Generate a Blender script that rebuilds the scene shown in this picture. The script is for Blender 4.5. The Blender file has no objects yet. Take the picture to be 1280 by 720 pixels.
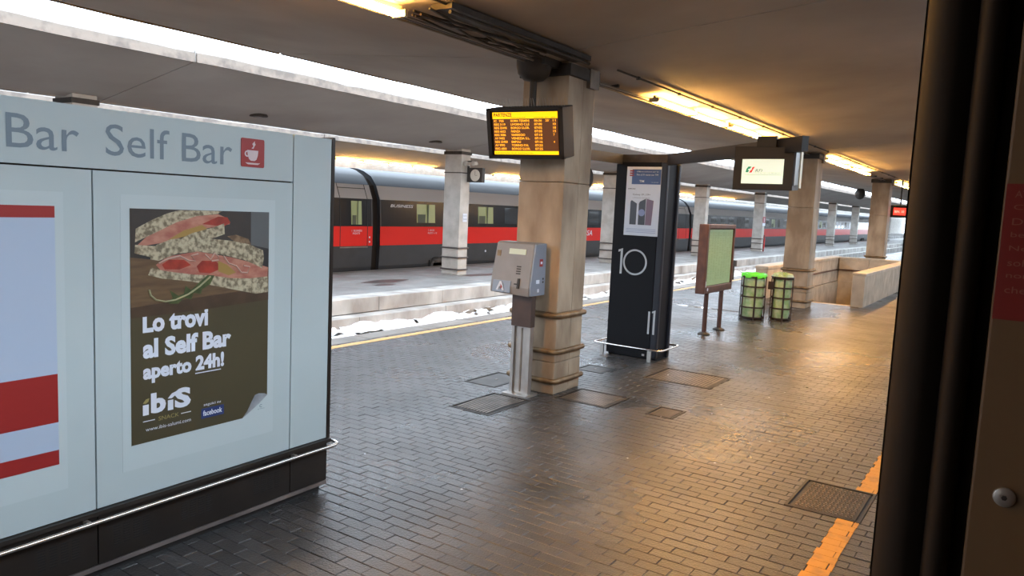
import bpy, bmesh, math, random
from mathutils import Vector, Matrix, noise
random.seed(7)
S = bpy.context.scene
COL = S.collection
R = math.radians
CAM = Vector((0, 0, 2.3))

# ---------------------------------------------------------------- camera, sky, exposure
def camera():
    y, p, r = R(34.24), R(-6.13), R(2.61)
    cy, sy = math.cos(y), math.sin(y)
    f = Vector((cy*math.cos(p), sy*math.cos(p), math.sin(p)))
    rt = Vector((sy, -cy, 0)); up = rt.cross(f)
    r2 = rt*math.cos(r) + up*math.sin(r); u2 = up*math.cos(r) - rt*math.sin(r)
    c = bpy.data.cameras.new('camera'); c.sensor_width = 36; c.lens = 944*36/1280
    c.clip_start = 0.02; c.clip_end = 600
    o = bpy.data.objects.new('camera', c); COL.objects.link(o)
    m = Matrix((r2, u2, -f)).transposed().to_4x4(); m.translation = CAM
    o.matrix_world = m; S.camera = o
camera()
w = bpy.data.worlds.new('overcast_sky'); S.world = w; w.use_nodes = True
bg = w.node_tree.nodes['Background']
bg.inputs[0].default_value = (0.73, 0.86, 1.0, 1); bg.inputs[1].default_value = 1.0
SKY = 6.2; bg.inputs[1].default_value = SKY
LAMP = 155.0
LAMP_COL = (1.0, 0.52, 0.12)
S.view_settings.view_transform = 'Standard'; S.view_settings.look = 'None'
S.view_settings.gamma = 1; S.view_settings.use_curve_mapping = False
S.view_settings.exposure = 0.52

# ---------------------------------------------------------------- materials
def mat(name, col, rough=.6, metal=0, var=0.0, scale=3.0, col2=None, bump=0.0, bscale=40, emit=0, rvar=0.0, rscale=1.0,
        island=0.0, spec=.5, stretch=(1, 1, 1), detail=5, lo=.35, hi=.65, coat=0):
    m = bpy.data.materials.new(name); m.use_nodes = True
    nt = m.node_tree; N = nt.nodes; L = nt.links; b = N['Principled BSDF']
    b.inputs['Roughness'].default_value = rough; b.inputs['Metallic'].default_value = metal
    b.inputs['Specular IOR Level'].default_value = spec
    b.inputs['Base Color'].default_value = (*col, 1)
    if coat: b.inputs['Coat Weight'].default_value = coat; b.inputs['Coat Roughness'].default_value = .05
    if emit:
        b.inputs['Emission Color'].default_value = (*col, 1); b.inputs['Emission Strength'].default_value = emit
    geo = None
    if col2 or var or bump or rvar:
        geo = N.new('ShaderNodeNewGeometry')
        mp = N.new('ShaderNodeMapping'); mp.inputs['Scale'].default_value = stretch
        L.new(geo.outputs['Position'], mp.inputs[0]); pos = mp.outputs[0]
    out = None
    if col2 or var:
        n = N.new('ShaderNodeTexNoise'); n.inputs['Scale'].default_value = scale; n.inputs['Detail'].default_value = detail
        L.new(pos, n.inputs['Vector'])
        r = N.new('ShaderNodeMapRange'); r.inputs[1].default_value = lo; r.inputs[2].default_value = hi
        L.new(n.outputs[0], r.inputs[0])
        mx = N.new('ShaderNodeMix'); mx.data_type = 'RGBA'
        c2 = col2 or tuple(max(0, c*(1-var)) for c in col)
        mx.inputs[6].default_value = (*col, 1); mx.inputs[7].default_value = (*c2, 1)
        L.new(r.outputs[0], mx.inputs[0]); out = mx.outputs[2]
        L.new(out, b.inputs['Base Color'])
    if island:
        geo = geo or N.new('ShaderNodeNewGeometry')
        oi = N.new('ShaderNodeObjectInfo'); ad = N.new('ShaderNodeMath'); ad.operation = 'ADD'
        L.new(geo.outputs['Random Per Island'], ad.inputs[0]); L.new(oi.outputs['Random'], ad.inputs[1])
        fr = N.new('ShaderNodeMath'); fr.operation = 'FRACT'; L.new(ad.outputs[0], fr.inputs[0])
        mr = N.new('ShaderNodeMapRange'); mr.inputs[3].default_value = 1-island; mr.inputs[4].default_value = 1+island
        L.new(fr.outputs[0], mr.inputs[0])
        hs = N.new('ShaderNodeHueSaturation'); L.new(mr.outputs[0], hs.inputs['Value'])
        if out: L.new(out, hs.inputs['Color'])
        else: hs.inputs['Color'].default_value = (*col, 1)
        L.new(hs.outputs[0], b.inputs['Base Color'])
    if rvar:
        n = N.new('ShaderNodeTexNoise'); n.inputs['Scale'].default_value = rscale; n.inputs['Detail'].default_value = 4
        L.new(geo.outputs['Position'], n.inputs['Vector'])
        r = N.new('ShaderNodeMapRange'); r.inputs[1].default_value = .34; r.inputs[2].default_value = .68
        r.inputs[3].default_value = rough-rvar; r.inputs[4].default_value = rough+rvar
        L.new(n.outputs[0], r.inputs[0]); L.new(r.outputs[0], b.inputs['Roughness'])
    if bump:
        n = N.new('ShaderNodeTexNoise'); n.inputs['Scale'].default_value = bscale; n.inputs['Detail'].default_value = 4
        L.new(pos, n.inputs['Vector'])
        bp = N.new('ShaderNodeBump'); bp.inputs['Strength'].default_value = bump; bp.inputs['Distance'].default_value = .02
        L.new(n.outputs[0], bp.inputs['Height']); L.new(bp.outputs[0], b.inputs['Normal'])
    return m

M = {}
M['brick'] = mat('wet_paving_brick', (.056, .0545, .055), .31, var=.35, scale=.9, rvar=.10, rscale=.55, island=.22, bump=.25, bscale=60)
M['mortar'] = mat('paving_joint', (.034, .03, .028), .7, var=.3)
M['paving'] = mat('far_paving', (.10, .094, .088), .4, var=.4, rvar=.15)
M['coping'] = mat('coping_concrete', (.22, .205, .185), .55, var=.35, scale=2, bump=.3)
M['asphalt'] = mat('pale_wet_asphalt', (.24, .235, .225), .5, col2=(.17, .165, .155), scale=.8, rvar=.15, bump=.3)
M['concrete'] = mat('stained_concrete', (.50, .49, .47), .85, col2=(.30, .28, .26), scale=1.6, bump=.5, bscale=12, stretch=(1, 1, .45))
M['ballast'] = mat('track_ballast', (.13, .12, .11), .9, var=.6, scale=12, bump=1, bscale=20)
M['snow'] = mat('ragged_white_snow', (.86, .87, .88), .6, var=.25, scale=6, bump=.6, bscale=14)
M['yellow'] = mat('worn_orange_line_paint', (.72, .29, .022), .5, col2=(.42, .18, .03), scale=7, lo=.5, hi=.75)
M['yellow2'] = mat('worn_yellow_line_paint', (.62, .38, .12), .55, col2=(.34, .24, .12), scale=5, lo=.5, hi=.75)
M['plaster'] = mat('smoky_canopy_plaster', (.43, .375, .325), .8, col2=(.31, .26, .22), scale=.55, bump=.15, bscale=6, lo=.3, hi=.7)
M['plaster2'] = mat('grey_canopy_plaster', (.37, .345, .325), .8, col2=(.29, .265, .245), scale=.5, bump=.15, bscale=6, lo=.3, hi=.7)
M['fascia'] = mat('flaking_fascia', (.20, .16, .13), .85, col2=(.13, .105, .088), scale=4, bump=.5, bscale=9, lo=.45, hi=.62)
M['stone'] = mat('stained_travertine', (.41, .32, .225), .6, col2=(.22, .155, .10), scale=2.6, bump=.25, bscale=18, stretch=(1, 1, .4))
M['stone_pale'] = mat('pale_pillar_plaster', (.50, .47, .43), .7, col2=(.38, .35, .31), scale=2.5, bump=.3, bscale=14)
M['brass'] = mat('scuffed_bronze_tube', (.24, .155, .08), .45, .5, var=.5, scale=8)
M['darkring'] = mat('dark_painted_ring', (.075, .06, .055), .5, .3)
M['soot'] = mat('sooty_metal', (.05, .042, .036), .6, .3, var=.4, scale=6)
M['pipe'] = mat('dusty_grey_conduit', (.24, .21, .18), .5, .4, var=.4)
M['glass'] = mat('pale_backpainted_glass', (.42, .495, .51), .22, spec=.35, var=.06, scale=1)
M['film'] = mat('glass_inner_film', (.44, .515, .53), .25, spec=.35)
M['letter'] = mat('blue_grey_vinyl_lettering', (.135, .185, .225), .4)
M['signred'] = mat('matt_red_print', (.27, .016, .016), .4)
M['black'] = mat('black_gap', (.012, .012, .013), .7)
M['kbase'] = mat('dark_brown_coated_steel', (.030, .024, .021), .38, .4, var=.3)
M['kskirt'] = mat('worn_skirt_strip', (.26, .22, .21), .5, .5, var=.4)
M['chrome'] = mat('polished_stainless_steel', (.72, .70, .68), .16, 1)
M['steel'] = mat('brushed_grey_steel', (.42, .40, .38), .38, .8, var=.25)
M['white'] = mat('white_print', (.60, .64, .72), .4)
M['dimwhite'] = mat('bluish_white_print', (.36, .44, .56), .4)
M['olive'] = mat('olive_brown_print', (.062, .054, .03), .35, var=.12, scale=2)
M['totem'] = mat('blue_black_panel', (.008, .008, .010), .5, spec=.15)
M['totem2'] = mat('blue_black_side_profile', (.014, .016, .024), .4, spec=.35)
M['numeral'] = mat('pale_grey_numeral', (.48, .50, .52), .4)
M['housing'] = mat('dark_monitor_housing', (.012, .009, .008), .5, spec=.3)
M['amber'] = mat('amber_led', (1, .56, .0), emit=.85)
M['amberdot'] = mat('orange_led_text', (1, .40, .02), emit=1.0)
M['ledback'] = mat('dim_glowing_panel', (.10, .03, .005), .4, emit=.5)  # faint glow put into the whole panel behind the text
M['tvwhite'] = mat('lit_white_screen', (.80, .86, .68), emit=.36)
M['tvgreen'] = mat('screen_green', (.02, .25, .12), emit=.3)
M['tvred'] = mat('screen_red', (.6, .03, .03), emit=.5)
M['tvgrey'] = mat('screen_grey', (.10, .12, .12), emit=.12)
M['redled'] = mat('lit_red_screen', (1, .035, .02), emit=1.6)
M['redtext'] = mat('lit_red_text', (1, .35, .25), emit=1.8)
M['machine'] = mat('grey_machine_paint', (.215, .20, .19), .45, .1, var=.12, scale=4)
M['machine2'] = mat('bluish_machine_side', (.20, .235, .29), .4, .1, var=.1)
M['lcd'] = mat('pale_green_display', (.46, .52, .38), .3)
M['boardframe'] = mat('red_brown_painted_metal', (.10, .045, .032), .42, .2, var=.35, scale=6)
M['paper'] = mat('green_timetable_paper', (.29, .42, .21), .35, var=.08)
M['ink'] = mat('faint_print_ink', (.20, .28, .12), .5)
M['binmetal'] = mat('rusty_dark_iron', (.038, .022, .015), .55, .4, var=.4)
M['bag'] = mat('translucent_green_bag', (.20, .33, .13), .35, col2=(.36, .42, .26), scale=9, bump=.8, bscale=16)
M['baglid'] = mat('bright_green_bag_rim', (.10, .68, .03), .3, bump=.6, bscale=30)
M['parapet'] = mat('pale_stone_parapet', (.46, .38, .29), .6, var=.3, scale=2.5, bump=.2)
M['parapetcap'] = mat('parapet_capstone', (.50, .42, .32), .5, var=.3, scale=4)
M['iron'] = mat('worn_cast_iron', (.06, .052, .046), .5, .4, var=.5, scale=5)
M['iron2'] = mat('polished_iron_tread', (.22, .18, .15), .4, .6, var=.4, scale=6)
M['t_skirt'] = mat('charcoal_train_paint', (.03, .031, .034), .4, var=.2)
M['t_red'] = mat('glossy_red_train_paint', (.62, .022, .016), .3, spec=.2)
M['t_band'] = mat('glossy_black_window_band', (.010, .011, .014), .2, spec=.22)
M['t_panel'] = mat('silver_grey_train_paint', (.36, .335, .32), .35, .1, spec=.3)
M['t_roof'] = mat('dark_grey_train_roof', (.035, .04, .05), .5, spec=.25)
M['t_glass'] = mat('dark_train_glass', (.03, .035, .04), .08)
M['t_lit'] = mat('lit_train_window', (.22, .26, .12), .3, emit=.14)
M['t_seat'] = mat('seat_seen_in_window', (.06, .07, .04), .6)
M['t_inside'] = mat('vestibule_panel_brown', (.115, .064, .028), .55, var=.1)
M['rubber'] = mat('black_door_rubber', (.018, .013, .010), .65, spec=.12)
M['rubber2'] = mat('black_deep_rubber', (.012, .007, .006), .6)
M['clockface'] = mat('clock_face', (.55, .50, .42), .4)
M['facebook'] = mat('blue_badge_print', (.02, .04, .14), .4)
M['gold'] = mat('gold_print', (.28, .24, .09), .4)

# ---------------------------------------------------------------- mesh helpers
class MB:
    def __init__(s): s.v = []; s.f = []
    def add(s, vs, fs):
        b = len(s.v); s.v += [tuple(v) for v in vs]; s.f += [tuple(b+i for i in f) for f in fs]; return s
    def box(s, x0, x1, y0, y1, z0, z1):
        return s.add([(x0, y0, z0), (x1, y0, z0), (x1, y1, z0), (x0, y1, z0), (x0, y0, z1), (x1, y0, z1), (x1, y1, z1), (x0, y1, z1)],
                     [(0, 3, 2, 1), (4, 5, 6, 7), (0, 1, 5, 4), (1, 2, 6, 5), (2, 3, 7, 6), (3, 0, 4, 7)])
    def cbox(s, x0, x1, y0, y1, z0, z1, c):   # box with chamfered top and upright edges
        rings = []
        for z, i in ((z0, c*.5), (z1-c, 0), (z1, c)):
            a = [(x0+c+0, y0), (x1-c, y0), (x1, y0+c), (x1, y1-c), (x1-c, y1), (x0+c, y1), (x0, y1-c), (x0, y0+c)]
            if z == z0: i = 0
            cx, cy = (x0+x1)/2, (y0+y1)/2
            rings.append([(x+(i if x < cx else -i), y+(i if y < cy else -i), z) for x, y in a])
        return s.loft(rings, caps=True)
    def loft(s, rings, caps=True, closed=True):
        n = len(rings[0]); vs = [p for r in rings for p in r]; fs = []
        for k in range(len(rings)-1):
            for i in range(n if closed else n-1):
                j = (i+1) % n
                fs.append((k*n+i, k*n+j, (k+1)*n+j, (k+1)*n+i))
        if caps and closed:
            fs.append(tuple(range(n-1, -1, -1))); fs.append(tuple((len(rings)-1)*n+i for i in range(n)))
        return s.add(vs, fs)
    def poly(s, pts, axis='y', a=0, b=.001):   # flat outline given thickness along an axis
        def P(p, t):
            return {'x': (t, p[0], p[1]), 'y': (p[0], t, p[1]), 'z': (p[0], p[1], t)}[axis]
        n = len(pts)
        return s.add([P(p, a) for p in pts]+[P(p, b) for p in pts],
                     [tuple(range(n)), tuple(range(2*n-1, n-1, -1))]+[(i, (i+1) % n, n+(i+1) % n, n+i) for i in range(n)])
    def tube(s, pts, r, n=10, closed=False, rz=None):
        pts = [Vector(p) for p in pts]; rings = []; m = len(pts)
        ref = Vector((0, 0, 1))
        for i, p in enumerate(pts):
            if closed: d = (pts[(i+1) % m]-pts[i-1])
            else: d = pts[min(i+1, m-1)]-pts[max(i-1, 0)]
            d.normalize()
            a = d.cross(ref) if abs(d.dot(ref)) < .95 else d.cross(Vector((1, 0, 0)))
            a.normalize(); b = a.cross(d)
            rings.append([tuple(p+a*math.cos(2*math.pi*k/n)*r+b*math.sin(2*math.pi*k/n)*(rz or r)) for k in range(n)])
        if closed:
            rings.append(rings[0]); return s.loft(rings, caps=False)
        return s.loft(rings)
    def lathe(s, prof, c, n=24, axis='z'):
        rings = []
        for r, h in prof:
            ring = []
            for k in range(n):
                a = 2*math.pi*k/n; u, v = r*math.cos(a), r*math.sin(a)
                ring.append({'z': (c[0]+u, c[1]+v, c[2]+h), 'x': (c[0]+h, c[1]+u, c[2]+v), 'y': (c[0]+u, c[1]+h, c[2]+v)}[axis])
            rings.append(ring)
        return s.loft(rings)
    def ringplate(s, cx, cz, r0, r1, axis='x', a=0, b=.004, n=40):
        vs = []; fs = []
        for t in (a, b):
            for r in (r0, r1):
                for k in range(n):
                    an = 2*math.pi*k/n; p = (cx+r*math.cos(an), cz+r*math.sin(an))
                    vs.append({'x': (t, *p), 'y': (p[0], t, p[1]), 'z': (*p, t)}[axis])
        for k in range(n):
            j = (k+1) % n
            fs += [(k, j, n+j, n+k), (2*n+k, 3*n+k, 3*n+j, 2*n+j), (k, 2*n+k, 2*n+j, j), (n+k, n+j, 3*n+j, 3*n+k)]
        return s.add(vs, fs)
    def build(s, name, m, parent=None, loc=None, rz=0, smooth=False, bevel=0):
        me = bpy.data.meshes.new(name); me.from_pydata(s.v, [], s.f)
        bm = bmesh.new(); bm.from_mesh(me)
        bmesh.ops.recalc_face_normals(bm, faces=bm.faces)
        if bevel:
            es = [e for e in bm.edges if len(e.link_faces) == 2 and e.calc_face_angle(0) > .6]
            bmesh.ops.bevel(bm, geom=es, offset=bevel, segments=2, profile=.6, affect='EDGES', clamp_overlap=True)
        bm.to_mesh(me); bm.free()
        if smooth:
            me.shade_smooth()
            try: me.set_sharp_from_angle(angle=R(40))
            except Exception: pass
        me.materials.append(M[m] if isinstance(m, str) else m)
        o = bpy.data.objects.new(name, me); COL.objects.link(o)
        if parent: o.parent = parent
        if loc: o.location = loc
        if rz: o.rotation_euler.z = rz
        return o
def tag(o, label=None, cat=None, group=None, kind=None):
    if label: o['label'] = label
    if cat: o['category'] = cat
    if group: o['group'] = group
    if kind: o['kind'] = kind
    return o
def thing(name, label, cat, loc=(0, 0, 0), rz=0, group=None):
    o = bpy.data.objects.new(name, None); COL.objects.link(o); o.empty_display_size = .2
    o.location = loc; o.rotation_euler = (0, 0, rz)
    return tag(o, label, cat, group)
def holder(name, kind='structure', loc=(0, 0, 0)):
    o = bpy.data.objects.new(name, None); COL.objects.link(o); o.location = loc; o['kind'] = kind; return o
def copy_tree(o, parent=None):
    c = o.copy(); COL.objects.link(c); c.parent = parent
    for ch in list(o.children): copy_tree(ch, c)
    return c
def text(s, m, parent, x, z, w=None, h=None, face='-y', at=0, bold=0, shear=0, name='lettering', th=.002, slant=0):
    """flat lettering whose bottom left corner is x,z on a plane facing -Y (x to the right) or -X (x counted along -Y)"""
    cu = bpy.data.curves.new('t', 'FONT'); cu.body = s; cu.size = 1; cu.offset = bold; cu.extrude = .0; cu.resolution_u = 3; cu.shear = shear
    to = bpy.data.objects.new('t', cu); COL.objects.link(to)
    dg = bpy.context.evaluated_depsgraph_get(); me = bpy.data.meshes.new_from_object(to.evaluated_get(dg))
    bpy.data.objects.remove(to); bpy.data.curves.remove(cu)
    xs = [v.co.x for v in me.vertices]; ys = [v.co.y for v in me.vertices]
    sw = w/(max(xs)-min(xs)) if w else None; sh = h/(max(ys)-min(ys)) if h else None
    sw = sw or sh; sh = sh or sw; x0, y0 = min(xs), min(ys)
    for v in me.vertices:
        a, b = (v.co.x-x0)*sw, (v.co.y-y0)*sh + slant*(v.co.x-x0)*sw
        v.co = (x+a, at, z+b) if face == '-y' else (at, x-a, z+b)
    me.name = name; me.materials.append(M[m])
    o = bpy.data.objects.new(name, me); COL.objects.link(o); o.parent = parent
    return o
def rrect(x0, x1, y0, y1, r, n=4):
    p = []
    for cx, cy, a0 in ((x1-r, y1-r, 0), (x0+r, y1-r, 90), (x0+r, y0+r, 180), (x1-r, y0+r, 270)):
        for k in range(n+1):
            a = R(a0+90*k/n); p.append((cx+r*math.cos(a), cy+r*math.sin(a)))
    return p
def B(*a): return MB().box(*a)

# ---------------------------------------------------------------- platforms (structure)
X0, X1 = -14, 230
SX0, SX1, SY0, SY1 = 22.4, 31.6, 3.95, 6.1       # stairwell opening in the near platform
fl = MB()
fl.box(X0, SX0, .35, 9.3, -1.15, -.012).box(SX1, X1, .35, 9.3, -1.15, -.012)
fl.box(SX0, SX1, .35, SY0, -1.15, -.012).box(SX0, SX1, SY1, 9.3, -1.15, -.012)
floor = tag(fl.build('floor', 'mortar'), kind='structure')
tag(B(36, X1, .8, 8.94, -.012, .0).build('far_paving', 'paving', floor))
ground = tag(B(X0-20, X1+60, -40, 60, -1.6, -1.15).build('floor_trackbed', 'ballast'), kind='structure')

# cut-outs of the covers set in the floor: x0,x1,y0,y1
COVERS = [
    ('chequer_grate', 6.62, 7.46, 4.74, 5.30, 'chevron', 'dark ribbed metal floor grate in front of the ticket machine post'),
    ('floor_grate', 7.80, 8.46, 3.92, 4.62, 'fine', 'flush metal floor grate just right of the departures pillar'),
    ('floor_grate', 9.70, 10.62, 3.34, 4.31, 'fine', 'largest flush floor grate, right of the black platform sign'),
    ('access_cover', 7.98, 8.34, 3.14, 3.47, 'dots', 'smallest square floor cover on the open paving'),
    ('access_cover', 7.76, 8.44, 5.45, 5.94, 'plain', 'plain grey floor cover behind the ticket machine post'),
    ('access_cover', 9.45, 9.93, 4.84, 5.28, 'plain', 'small worn floor cover between the pillar and black sign'),
    ('manhole_cover', 6.16, 6.96, .87, 1.44, 'studs', 'studded cast iron manhole cover interrupting the orange line'),
]
BX, BY, J = .11, .23, .0028
COVERS = [(n_, 1+round((a-1)/BX)*BX, 1+round((b-1)/BX)*BX, c_, d, e, f) for n_, a, b, c_, d, e, f in COVERS]
def pieces(xm, y0, y1):
    out = [(y0, y1)]
    cuts = [(c[3], c[4]) for c in COVERS if c[1] < xm < c[2]]
    if SX0-.05 < xm < SX1: cuts.append((SY0-.1, SY1+.1))
    for a, b in cuts:
        nx = []
        for p, q in out:
            if q <= a or p >= b: nx.append((p, q)); continue
            if a-p > .02: nx.append((p, a))
            if q-b > .02: nx.append((b, q))
        out = nx
    return out
bricks = []; lines = {'near': MB(), 'far': MB(), 'near2': MB()}
for i in range(int((36-1.0)/BX)):
    x = 1.0+i*BX; off = (i % 2)*BY/2+random.uniform(-.008, .008)
    for j in range(-1, 38):
        y0 = .45+j*BY+off; y1 = y0+BY
        y0c, y1c = max(y0, .46), min(y1, 8.94)
        if y1c-y0c < .03: continue
        for p, q in pieces(x+BX/2, y0c, y1c): bricks.append((x, p, q, abs((q-p)-BY) < 1e-6))
def seen(x, y):
    d = Vector((x, y, 0))-CAM
    q = S.camera.matrix_world.to_3x3().transposed() @ d
    if q.z > 0: return False
    u, v = q.x/-q.z, q.y/-q.z
    if abs(u) > .70 or abs(v) > .39: return False
    if y > 4.3 and x < 4.1: return False
    return math.atan2(y, x) > R(7.6)
def brickmb(mb, x0, x1, y0, y1, z, tilt=0):
    c = .004
    a = [(x0, y0), (x1, y0), (x1, y1), (x0, y1)]
    i = [(x0+c, y0+c), (x1-c, y0+c), (x1-c, y1-c), (x0+c, y1-c)]
    mb.add([(*p, -.012) for p in a]+[(*p, z-.004) for p in a]+[(*p, z+tilt*(p[0]-x0)) for p in i],
           [(0, 1, 5, 4), (1, 2, 6, 5), (2, 3, 7, 6), (3, 0, 4, 7), (4, 5, 9, 8), (5, 6, 10, 9), (6, 7, 11, 10), (7, 4, 8, 11), (8, 9, 10, 11)])
full = [b for b in bricks if b[3] and seen(b[0]+.05, (b[1]+b[2])/2)]
full.sort(key=lambda b: (b[0]**2+((b[1]+b[2])/2)**2))
single = set(full[:300])
variants = []
for k in range(5):
    m_ = MB(); brickmb(m_, -BX/2+J/2, BX/2-J/2, -BY/2+J/2, BY/2-J/2, 0, random.uniform(-.02, .02))
    variants.append(m_)
protos = []
for b in full[:300]:
    if len(protos) < 5:
        o = variants[len(protos)].build('brick', 'brick', floor); protos.append(o)
    else:
        o = random.choice(protos).copy(); COL.objects.link(o); o.name = 'brick'
    o.location = (b[0]+BX/2, (b[1]+b[2])/2, random.uniform(-.0015, .0015))
rest = MB()
for b in bricks:
    if b in single: continue
    brickmb(rest, b[0]+J/2, b[0]+BX-J/2, b[1]+J/2, b[2]-J/2, random.uniform(-.0015, .0015), random.uniform(-.015, .015))
tag(rest.build('brick_paving', 'brick', floor), kind='stuff')
for b in bricks:
    for nm, (l0, l1) in {'near': (.875, 1.035), 'far': (8.70, 8.85)}.items():
        a, c = max(b[1]+J/2, l0), min(b[2]-J/2, l1)
        if c-a > .012:
            a += random.uniform(-.004, .004); c += random.uniform(-.004, .004)
            lines['near2' if nm == 'near' and b[0] > 6.5 else nm].box(b[0]+J/2, b[0]+BX-J/2, a, c, -.002, .0032)
sl_ = thing('safety_line', 'orange painted safety line beside the near train, cut by the manhole', 'line')
lines['near'].build('line_segment', 'yellow', sl_); lines['near2'].build('line_segment', 'yellow', sl_)
tag(lines['far'].build('safety_line', 'yellow2'), 'faded yellow safety line along the far edge of the near platform', 'line')
# coping stones along both edges of the near platform
def copings(y0, y1, z0, z1, xs, m, parent, step=1.5, name='coping_stone', jig=.004):
    x = xs[0]
    protos_ = None
    while x < xs[1]:
        if protos_ is None:
            protos_ = MB().cbox(-step/2+.006, step/2-.006, y0, y1, z0, z1, .012).build(name, m, parent); o = protos_
        else:
            o = protos_.copy(); COL.objects.link(o)
        o.location = (x+step/2, random.uniform(-jig, jig), random.uniform(-jig/2, jig/2)); x += step
copings(8.95, 9.36, -.16, .0, (0, 60), 'coping', floor)
copings(.33, .455, -.16, .0, (0, 30), 'coping', floor)

# covers
def cover(name, x0, x1, y0, y1, style, label):
    cx, cy = (x0+x1)/2, (y0+y1)/2; hx, hy = (x1-x0)/2, (y1-y0)/2
    t = thing(name, label, 'floor cover', (cx, cy, 0))
    f = MB()
    for a in ((-hx, hx, -hy, -hy+.022), (-hx, hx, hy-.022, hy), (-hx, -hx+.022, -hy+.022, hy-.022), (hx-.022, hx, -hy+.022, hy-.022)):
        f.box(*a, -.012, .006)
    f.build('frame', 'iron', t)
    B(-hx+.04, hx-.04, -hy+.04, hy-.04, -.011, .001).build('plate', 'black' if style in ('chevron',) else 'iron', t)
    p = MB(); ix, iy = hx-.06, hy-.06
    if style == 'chevron':
        n = 10
        for k in range(n):
            y = -iy+2*iy*(k+.5)/n
            q = [(-ix, y-.015), (0, y+.015), (ix, y-.015), (ix, y+.005), (0, y+.035), (-ix, y+.005)]
            p.poly(q, 'z', .0, .007)
    elif style == 'fine':
        n = 18
        for k in range(n):
            y = -iy+2*iy*(k+.5)/n; p.box(-ix, ix, y-.009, y+.009, 0, .005)
        p.box(-.01, .01, -iy, iy, 0, .0045)
    elif style == 'studs':
        for a in range(17):
            for b in range(12):
                x = -ix+2*ix*(a+.5)/17; y = -iy+2*iy*(b+.5)/12
                d = .014 if (a+b) % 2 else .007; e = .007 if (a+b) % 2 else .014
                p.box(x-d, x+d, y-e, y+e, 0, .006)
    elif style == 'dots':
        for a in range(8):
            for b in range(8):
                x = -ix+2*ix*(a+.5)/8; y = -iy+2*iy*(b+.5)/8; p.box(x-.008, x+.008, y-.008, y+.008, 0, .004)
    else:
        p.box(-.03, .03, -.012, .012, 0, .005)
    p.build('tread_pattern' if style != 'plain' else 'lift_lug', 'iron2' if style != 'chevron' else 'iron2', t)
    if style != 'plain':
        for ch in t.children:
            if ch.name.startswith('tread'): ch['kind'] = 'stuff'
for c in COVERS: cover(*c)

# ---------------------------------------------------------------- stairwell
stairs = thing('underpass_stairs', 'orange-lit stairwell going down behind the far pillar, walled by stone parapets', 'stairs', (SX0, SY0, 0))
def SB(*a): return B(a[0]-SX0, a[1]-SX0, a[2]-SY0, a[3]-SY0, a[4], a[5])
for i in range(14):
    a = SX0+.05+i*.32
    SB(a, a+.33, SY0+.01, SY1-.01, -.3-.165*i-.4, -.02-.165*i).build('step', 'parapet', stairs)
SB(SX0+4.5, SX1, SY0, SY1, -2.6, -2.4).build('landing', 'parapet', stairs)
SB(SX0, SX1, SY1-.03, SY1-.004, -2.4, .0).build('inner_wall', 'parapet', stairs)
SB(SX0, SX1, SY0+.004, SY0+.03, -2.4, .0).build('inner_wall', 'parapet', stairs)
SB(SX1-.03, SX1-.004, SY0, SY1, -2.4, .0).build('inner_wall', 'parapet', stairs)
M['stairlamp'] = mat('stairwell_lamp_glow', (1, .55, .15), emit=60)
for k in (0, 1):
    SB(SX0+2.2+3*k, SX0+3.2+3*k, SY0+.03, SY0+.09, -.62-.9*k, -.56-.9*k).build('stair_lamp', 'stairlamp', stairs)
def par(x0, x1, y0, y1, label, seams, ax):
    t = thing('stone_parapet', label, 'parapet', (x0, y0, 0))
    if ax == 'x':
        n = seams
        for k in range(n):
            a = (x1-x0)/n
            MB().cbox(k*a+.004, (k+1)*a-.004, .02, y1-y0-.02, 0, .85, .01).build('stone_panel', 'parapet', t)
            MB().cbox(k*a+.003, (k+1)*a-.003, 0, y1-y0, .852, .93, .012).build('capstone', 'parapetcap', t)
    else:
        for k in range(seams):
            a = (y1-y0)/seams
            MB().cbox(.02, x1-x0-.02, k*a+.004, (k+1)*a-.004, 0, .85, .01).build('stone_panel', 'parapet', t)
            MB().cbox(0, x1-x0, k*a+.003, (k+1)*a-.003, .852, .93, .012).build('capstone', 'parapetcap', t)
    return t
p1 = par(22.3, 32.2, 3.58, 3.94, 'long pale stone parapet nearest the camera side of the stairwell', 6, 'x')
p2 = par(22.0, 32.2, 6.12, 6.5, 'stone parapet on the track side of the stairwell, behind the second pillar', 6, 'x')
p3 = par(31.62, 32.2, 3.96, 6.1, 'stone parapet closing the far end of the stairwell', 2, 'y')
MB().box(SX0, SX1, SY1, SY1+.015, .42, .47).build('handrail', 'boardframe', stairs, loc=(-SX0, -SY0, 0))
B(SX1-.02-SX0, SX1-SX0, .02, SY1-SY0-.02, .42, .47).build('handrail', 'boardframe', stairs)

# ---------------------------------------------------------------- track, far platforms
plat = tag(B(X0, X1, 12.93, 17.9, -1.15, 0).build('floor_middle_platform', 'asphalt'), kind='structure')
copings(12.86, 13.45, -.34, .006, (6, 100), 'concrete', plat, 2.4)
copings(12.48, 12.92, -1.14, -.36, (6, 100), 'concrete', plat, 3.1, 'plinth_block', .012)
copings(17.55, 17.93, -.3, .006, (6, 100), 'coping', plat, 2.4)
st = MB()
for cx, cy, rx, ry in ((15.9, 15.2, .95, .35), (15.2, 14.6, .4, .2), (21.9, 14.4, .7, .25), (20.1, 15.0, .8, .3), (24.5, 15.5, .9, .3), (40.5, 14.2, 1.5, .4), (44, 15, 2, .35)):
    q = []
    for k in range(18):
        a = 2*math.pi*k/18; g = 1+.35*noise.noise(Vector((cx+math.cos(a)*2, cy+math.sin(a)*2, 0)))
        q.append((cx+rx*g*math.cos(a), cy+ry*g*math.sin(a)))
    st.poly(q, 'z', .0, .003)
M['stain'] = mat('damp_dark_stain', (.075, .06, .05), .3, var=.4, scale=5)
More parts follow.
